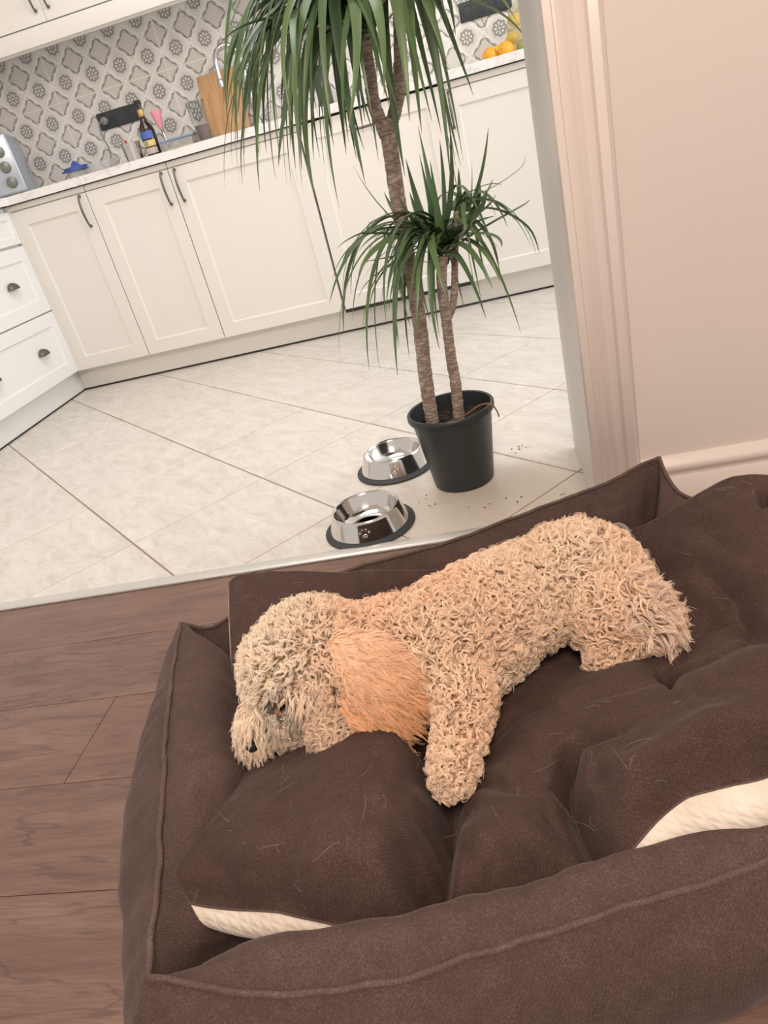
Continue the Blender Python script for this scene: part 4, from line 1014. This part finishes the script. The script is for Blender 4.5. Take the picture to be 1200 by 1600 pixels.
for t in (.04, .10, .3, .6, 1): q = low_ * (1 - t * .98) + low_.mean(0) * t * .98; q[:, 2] = .036 if t > .05 else np.minimum(low_[:, 2], .5 * low_[:, 2] + .018); rings.append(q)
V = np.vstack(rings); F = []
for r in range(len(rings) - 1):
    for k in range(n): F.append((r * n + k, r * n + (k + 1) % n, (r + 1) * n + (k + 1) % n, (r + 1) * n + k))
under = obj('quilted_underside', V - CO, F, m_cream, cush, True)
# thin seam rib where cover and underside meet
lp = np.vstack([loop, loop[:1]]); tube('edge_seam', lp - CO, .0013, m_pipe, cush, 6)

# ------------------------------------------------------------------ dog body, one continuous skin
dog = empty('dog', tuple(at(760, 960, .10))); tag(dog, 'curly apricot poodle lying asleep on the brown dog bed', 'dog')
DO = np.array(dog.location)
bm = bmesh.new()
for (nm, t, q) in SK: bmesh.ops.create_icosphere(bm, subdivisions=2, radius=float(q[3]), matrix=Matrix.Translation(Vector(q[:3])))
tmp = fin(bm, 'tmp', None)
rm = tmp.modifiers.new('r', 'REMESH'); rm.mode = 'VOXEL'; rm.voxel_size = .005; sm = tmp.modifiers.new('s', 'SMOOTH'); sm.factor = .6; sm.iterations = 8
dg = bpy.context.evaluated_depsgraph_get(); bme = bpy.data.meshes.new_from_object(tmp.evaluated_get(dg)); bpy.data.objects.remove(tmp)
bme.name = 'body'; bme.materials.clear()
nv = len(bme.vertices); bv = np.empty(nv * 3); bme.vertices.foreach_get('co', bv); bv = bv.reshape(-1, 3)
bme.vertices.foreach_set('co', (bv - DO).ravel()); bme.update(); bme.polygons.foreach_set('use_smooth', [True] * len(bme.polygons))
m_skin_shade = mat_paint('undercoat', (.42, .25, .14), .9, 200, 1, .15)  # shade in the gaps between locks is put into this darker tan
link('body', bme, m_skin_shade, dog)
# surface samples
bme.calc_loop_triangles(); nt = len(bme.loop_triangles); tri = np.empty(nt * 3, int); bme.loop_triangles.foreach_get('vertices', tri); tri = tri.reshape(-1, 3)
A, B, C = bv[tri[:, 0]], bv[tri[:, 1]], bv[tri[:, 2]]; fn = np.cross(B - A, C - A); ar = np.linalg.norm(fn, axis=1) / 2; fn /= 2 * ar[:, None] + 1e-15
vn = np.zeros((nv, 3));
for k in range(3): np.add.at(vn, tri[:, k], fn * ar[:, None])
vn /= np.linalg.norm(vn, axis=1)[:, None] + 1e-12
def sample(N):
    t = RNG.choice(nt, N, p=ar / ar.sum()); a, b = RNG.random(N), RNG.random(N); f = a + b > 1; a[f], b[f] = 1 - a[f], 1 - b[f]; c = 1 - a - b
    p = A[t] * a[:, None] + B[t] * b[:, None] + C[t] * c[:, None]; n_ = vn[tri[t, 0]] * a[:, None] + vn[tri[t, 1]] * b[:, None] + vn[tri[t, 2]] * c[:, None]
    return p, n_ / (np.linalg.norm(n_, axis=1)[:, None] + 1e-9)
def unit(v): return v / (np.linalg.norm(v, axis=-1, keepdims=True) + 1e-9)
def make_hair(name, P, Nn, comb, Lh, lift, Rc, turns, tint, strands, spread, rad, parent, mat, M_=14, wav=0.0):
    """locks: each root grows a coiled guide, strands follow it inside a small bundle"""
    n = len(P); t = np.linspace(0, 1, M_)[None, :, None]
    c = unit(comb - Nn * (comb * Nn).sum(1)[:, None]); s = np.cross(Nn, c); ph = RNG.uniform(0, 2 * PI, n)[:, None, None]; sg = RNG.choice([-1, 1], n)[:, None, None]
    Lh = Lh[:, None, None]; lift = lift[:, None, None]; Rc = Rc[:, None, None]; turns = turns[:, None, None]
    base = P[:, None] + Nn[:, None] * (lift * np.sin(PI * .5 * np.minimum(t * 1.9, 1)) ) + c[:, None] * (Lh * t)
    # coil axis tilts: partly along the comb direction, partly along the normal -> rings seen from above
    ax = unit(c * RNG.uniform(.2, 1, n)[:, None] + Nn * RNG.uniform(.3, 1.1, n)[:, None] + s * RNG.normal(0, .5, n)[:, None]); e1 = unit(np.cross(ax, s + .01)); e2 = np.cross(ax, e1)
    an = ph + sg * 2 * PI * turns * t; ramp_ = np.minimum(t * 3.2, 1)
    guide = base + Rc * ramp_ * (np.cos(an) * e1[:, None] + np.sin(an) * e2[:, None]) - Rc * ramp_ * 0
    pts = np.repeat(guide, strands, axis=0); m = len(pts)
    off = RNG.normal(0, 1, (m, 3)); off = unit(off) * (RNG.random((m, 1)) ** .5)
    spr = np.repeat(np.broadcast_to(np.asarray(spread, float).reshape(-1, 1, 1), (n, 1, 1)), strands, axis=0)
    pts = pts + off[:, None] * spr * (.55 + .6 * t) + RNG.normal(0, .00013, pts.shape)
    lj = 1 + RNG.normal(0, .10, (m, 1, 1)); root = np.repeat(P, strands, axis=0)[:, None]; pts = root + (pts - root) * lj
    hc = bpy.data.hair_curves.new(name); hc.add_curves([M_] * m)
    hc.attributes['position'].data.foreach_set('vector', (pts - DO).astype(np.float32).ravel())
    ra = hc.attributes.get('radius') or hc.attributes.new('radius', 'FLOAT', 'POINT')
    ra.data.foreach_set('value', (np.broadcast_to(rad * (1.0 - .55 * np.linspace(0, 1, M_) ** 2), (m, M_))).astype(np.float32).ravel())
    ta = hc.attributes.new('tint', 'FLOAT_COLOR', 'CURVE'); cl = np.repeat(tint, strands, axis=0) * (1 + RNG.normal(0, .06, (m, 1))); cl = cl / np.maximum(1, cl.max(1, keepdims=True) / .985); cl = np.c_[cl, np.ones(m)]
    ta.data.foreach_set('color', cl.astype(np.float32).ravel())
    hc.materials.append(mat); o = bpy.data.objects.new(name, hc); COL.objects.link(o); o.parent = parent; return o
m_hair = M('poodle_hair', (.7, .5, .3), .5, Specular_IOR_Level=.5, Sheen_Weight=.25); _t = NT(m_hair); _a = _t.n('ShaderNodeAttribute'); _a.attribute_name = 'tint'; _t.l(_a.outputs['Color'], m_hair.node_tree.nodes['Principled BSDF'].inputs['Base Color'])
_tr = _t.n('ShaderNodeBsdfTranslucent'); _t.l(_a.outputs['Color'], _tr.inputs['Color']); _mx = _t.n('ShaderNodeMixShader'); _mx.inputs[0].default_value = .06
_t.l(_t.b.outputs[0], _mx.inputs[1]); _t.l(_tr.outputs[0], _mx.inputs[2]); _t.l(_mx.outputs[0], m_hair.node_tree.nodes['Material Output'].inputs['Surface'])
GOLD = np.array([.97, .68, .465]); CREAM = np.array([.98, .80, .61]); ORNG = np.array([.84, .47, .235]); PALE = np.array([.98, .84, .67]); RED = np.array([.55, .28, .16])
def zone(P):
    d = np.linalg.norm(P[:, None] - SKP[None, :, :3], axis=2) - SKP[None, :, 3]; j = d.argmin(1); return SKN[j], SKT[j], SKD[j]
def fur(NLOCK):
    P, N_ = sample(NLOCK); k = N_[:, 2] > -.55; P, N_ = P[k], N_[k]
    zn, zt, zd = zone(P); n = len(P)
    L = np.full(n, .010); lift = np.full(n, .010); Rc = RNG.uniform(.0034, .0064, n); tr = RNG.uniform(.75, 1.35, n); sp = np.full(n, .0015)
    comb = unit(zd * .6 + RNG.normal(0, .7, (n, 3)) + np.array([0, -.1, -.5])); tint = np.tile(GOLD, (n, 1))
    v = np.clip(vnoise(P, 26, 41, 2)[:, None] * .5 + .5, 0, 1); tint = GOLD * (1 - v) * 1.0 + CREAM * v
    lk = RNG.normal(0, .07, (n, 1)); tint = tint * (1 + lk)
    def sel(*nm): return np.isin(zn, nm)
    m = sel('skull', 'topknot'); fc = unit(at(560, 1075, .15) - at(440, 1020, .2))
    mm = m; L[mm] = .014; lift[mm] = .014; Rc[mm] = RNG.uniform(.0020, .0038, mm.sum()); tr[mm] = RNG.uniform(.8, 1.5, mm.sum())
    ctr = at(480, 1015, .25); rad_ = P - ctr; comb[mm] = unit(unit(rad_[mm]) * .55 + RNG.normal(0, .5, (mm.sum(), 3)) + np.array([0, -.15, -.4]))
    f = np.clip((P[:, 0] - at(480, 1030, .2)[0]) / .07, 0, 1)[:, None]; hc_ = (PALE * (1 - f) + GOLD * f) * (1 + lk); tint[mm] = hc_[mm]
    mm = sel('muzzle', 'cheek'); L[mm] = .027; lift[mm] = .008; Rc[mm] = RNG.uniform(.0014, .0030, mm.sum()); tr[mm] = RNG.uniform(.7, 1.3, mm.sum())
    comb[mm] = unit(np.array([-.10, -.45, -.75]) + RNG.normal(0, .22, (mm.sum(), 3))); tint[mm] = ((PALE * .45 + CREAM * .55) * (1 + lk))[mm]
    mm = sel('chest'); tint[mm] = (CREAM * (1 + lk))[mm]
    mm = sel('tail'); L[mm] = .024; lift[mm] = .013; Rc[mm] = RNG.uniform(.004, .0085, mm.sum()); tr[mm] = RNG.uniform(.6, 1.1, mm.sum()); comb[mm] = unit(unit(at(1065, 1010, .12) - at(985, 930, .2)) + RNG.normal(0, .30, (mm.sum(), 3))); sp[mm] = .0015
    mm = sel('tail') & (RNG.random(n) < .4); tint[mm] = (np.array([.80, .62, .50]) * (1 + lk))[mm]
    mm = (zn == 'torso') & (zt > .78); Rc[mm] *= 1.35; L[mm] = .014; lift[mm] = .012
    mm = sel('front_leg', 'hind_leg'); L[mm] = .009; lift[mm] = .008; Rc[mm] = RNG.uniform(.0018, .0034, mm.sum()); comb[mm] = unit(zd[mm] + RNG.normal(0, .5, (mm.sum(), 3)))
    mm = sel('tucked_leg'); L[mm] = .007; lift[mm] = .006; tint[mm] = (np.array([.82, .62, .45]) * (1 + lk))[mm]
    tip = sel('front_leg', 'hind_leg') & (zt > .93); L[tip] = .008; lift[tip] = .005
    # dark hair round the eye
    ey = at(437, 1100, .215); de = np.linalg.norm(P - EYE, axis=1); mm = de < .015; tint[mm] = tint[mm] * .16; L[mm] = .006; lift[mm] = .004
    mm = (de >= .015) & (de < .022); tint[mm] = tint[mm] * .6
    k2 = de > .0055
    return [a[k2] for a in (P, N_, comb, L, lift, Rc, tr, tint, sp)]
# eye on the skull surface nearest the camera along that pixel
def raybody(x, y, off=0):
    d = unit((W_ + (x - 600) / F_PX * R_ - (y - 800) / F_PX * U_)[None])[0]; ts = np.linspace(.4, 1.6, 2400); pts = C0 + ts[:, None] * d
    dd = (np.linalg.norm(pts[:, None] - SKP[None, :, :3], axis=2) - SKP[None, :, 3]).min(1); i = np.argmax(dd < off) if (dd < off).any() else dd.argmin(); return pts[i]
EYE = raybody(438, 1104, .001)
P, N_, comb, L, lift, Rc, tr, tint, sp = fur(10500)
make_hair('curly_coat', P, N_, comb, L, lift, Rc, tr, tint, 14, sp, .00028, dog, m_hair, 14)
# short undercoat fuzz so no skin shows
P, N_ = sample(26000); k = (N_[:, 2] > -.5) & (np.linalg.norm(P - EYE, axis=1) > .013); P, N_ = P[k], N_[k]; zn, zt, zd = zone(P); n = len(P); v = np.clip(vnoise(P, 26, 41, 2)[:, None] * .5 + .5, 0, 1)
make_hair('undercoat', P, N_, unit(zd + RNG.normal(0, .9, (n, 3))), RNG.uniform(.003, .007, n), np.full(n, .005), np.full(n, .0015), np.full(n, .9), np.where(np.isin(zn, ['skull', 'muzzle', 'cheek', 'topknot'])[:, None], PALE * .88, (GOLD * (1 - v) + CREAM * v) * .82), 3, .0020, .00035, dog, m_hair, 7)
ee = lathe('eye', [(.0055 * math.sin(a), .0055 * math.cos(a)) for a in np.linspace(0, PI, 12)], M('dark_eye', (.012, .008, .006), .12), dog, 20, caps=False); ee.location = Vector(EYE - DO)
# nose leather at the muzzle tip
npz = raybody(392, 1162, .004) + np.array([0, 0, -.004]); V, F = lathe_VF([(.008 * math.sin(a), .008 * math.cos(a)) for a in np.linspace(0, PI, 12)], 20)
no_ = obj('nose', V, F, M('nose_leather', (.02, .015, .014), .35), dog, True); no_.location = Vector(npz - DO)
# ear flap with long wavy hair
EC = [raybody(536, 1008, .008), raybody(564, 1035, .010), raybody(584, 1070, .012), raybody(572, 1100, .014)]
er_ = [.018, .032, .040, .034]
bm = bmesh.new(); ES = resample(spline(np.array([[*p, r] for p, r in zip(EC, er_)]), 6), 16)
vd = unit((C0 - EC[2])[None])[0]
rot = Vector(vd).to_track_quat('Z', 'Y').to_matrix().to_4x4()
for q in ES: bmesh.ops.create_icosphere(bm, subdivisions=2, radius=float(q[3]), matrix=Matrix.Translation(Vector(q[:3] - DO)) @ rot @ Matrix.Diagonal((1, 1, .28, 1)))
tmp = fin(bm, 'tmp', None); rm = tmp.modifiers.new('r', 'REMESH'); rm.mode = 'VOXEL'; rm.voxel_size = .003; sm = tmp.modifiers.new('s', 'SMOOTH'); sm.iterations = 6
dg = bpy.context.evaluated_depsgraph_get(); em = bpy.data.meshes.new_from_object(tmp.evaluated_get(dg)); bpy.data.objects.remove(tmp); em.name = 'ear'; em.materials.clear()
em.polygons.foreach_set('use_smooth', [True] * len(em.polygons)); ear = link('ear', em, M('ear_skin', (.50, .24, .11), .9), dog); ear['label'] = 'apricot-orange ear with long wavy hair'
n = 1700; q = ES[RNG.integers(0, len(ES), n)]; a = RNG.uniform(0, 2 * PI, n); rho = q[:, 3] * np.sqrt(RNG.random(n)); X_ = np.array(rot.to_3x3())
P = q[:, :3] + (X_[:, 0][None] * (rho * np.cos(a))[:, None] + X_[:, 1][None] * (rho * np.sin(a))[:, None]) + vd * (.28 * np.sqrt(np.maximum(q[:, 3] ** 2 - rho ** 2, 0)))[:, None]
root = raybody(520, 1000, .01); comb = unit(unit(P - root) * .45 + unit(at(625, 1075, .19) - at(525, 1020, .2)) * 1.0 + RNG.normal(0, .12, (n, 3)))
f = np.clip(((P - root) @ unit((EC[3] - root)[None])[0]) / .09, 0, 1)[:, None]; tint = (GOLD * 1.0 * (1 - f) + ORNG * f) * (1 + RNG.normal(0, .08, (n, 1)))
make_hair('ear_hair', P, np.tile(vd, (n, 1)), comb, RNG.uniform(.028, .044, n), RNG.uniform(.002, .006, n), RNG.uniform(.0014, .0034, n), RNG.uniform(.9, 1.8, n), tint, 12, .0017, .00030, ear, m_hair, 16)
# long tail plume locks
tp_ = SKP[SKN == 'tail']; n = 260; q = tp_[RNG.integers(0, len(tp_), n)]; Nn = unit(RNG.normal(0, 1, (n, 3)) + np.array([0, -.3, .6])); P = q[:, :3] + Nn * q[:, 3:4]
mixw = RNG.random((n, 1)); tint = (np.array([.83, .66, .54]) * mixw + CREAM * (1 - mixw)) * (1 + RNG.normal(0, .06, (n, 1)))
make_hair('tail_plume', P, Nn, unit(unit(at(1062, 1030, .12) - at(1000, 940, .19)) + RNG.normal(0, .35, (n, 3))), RNG.uniform(.022, .040, n), RNG.uniform(.006, .012, n), RNG.uniform(.003, .006, n), RNG.uniform(.6, 1.2, n), tint, 14, .0022, .00032, dog, m_hair, 20)
# loose dog hairs shed on the fabric
n = 130; sx_ = RNG.uniform(200, 1190, n); sy_ = RNG.uniform(900, 1590, n); P = []
ii = RNG.integers(0, NU * NV, n); P = CG.reshape(-1, 3)[ii] + np.array([0, 0, .0012]); Nn = np.tile(np.array([0, 0, 1.]), (n, 1))
sh = make_hair('shed_hair', P, Nn, unit(RNG.normal(0, 1, (n, 3))), RNG.uniform(.008, .03, n), np.full(n, .001), RNG.uniform(.001, .004, n), RNG.uniform(.2, .5, n), np.tile(PALE * .45, (n, 1)), 1, 0, .00008, None, m_hair, 12)
sh.location = Vector(DO); tag(sh, 'fine pale shed dog hairs scattered over the brown cushion', 'hair', kind='stuff')
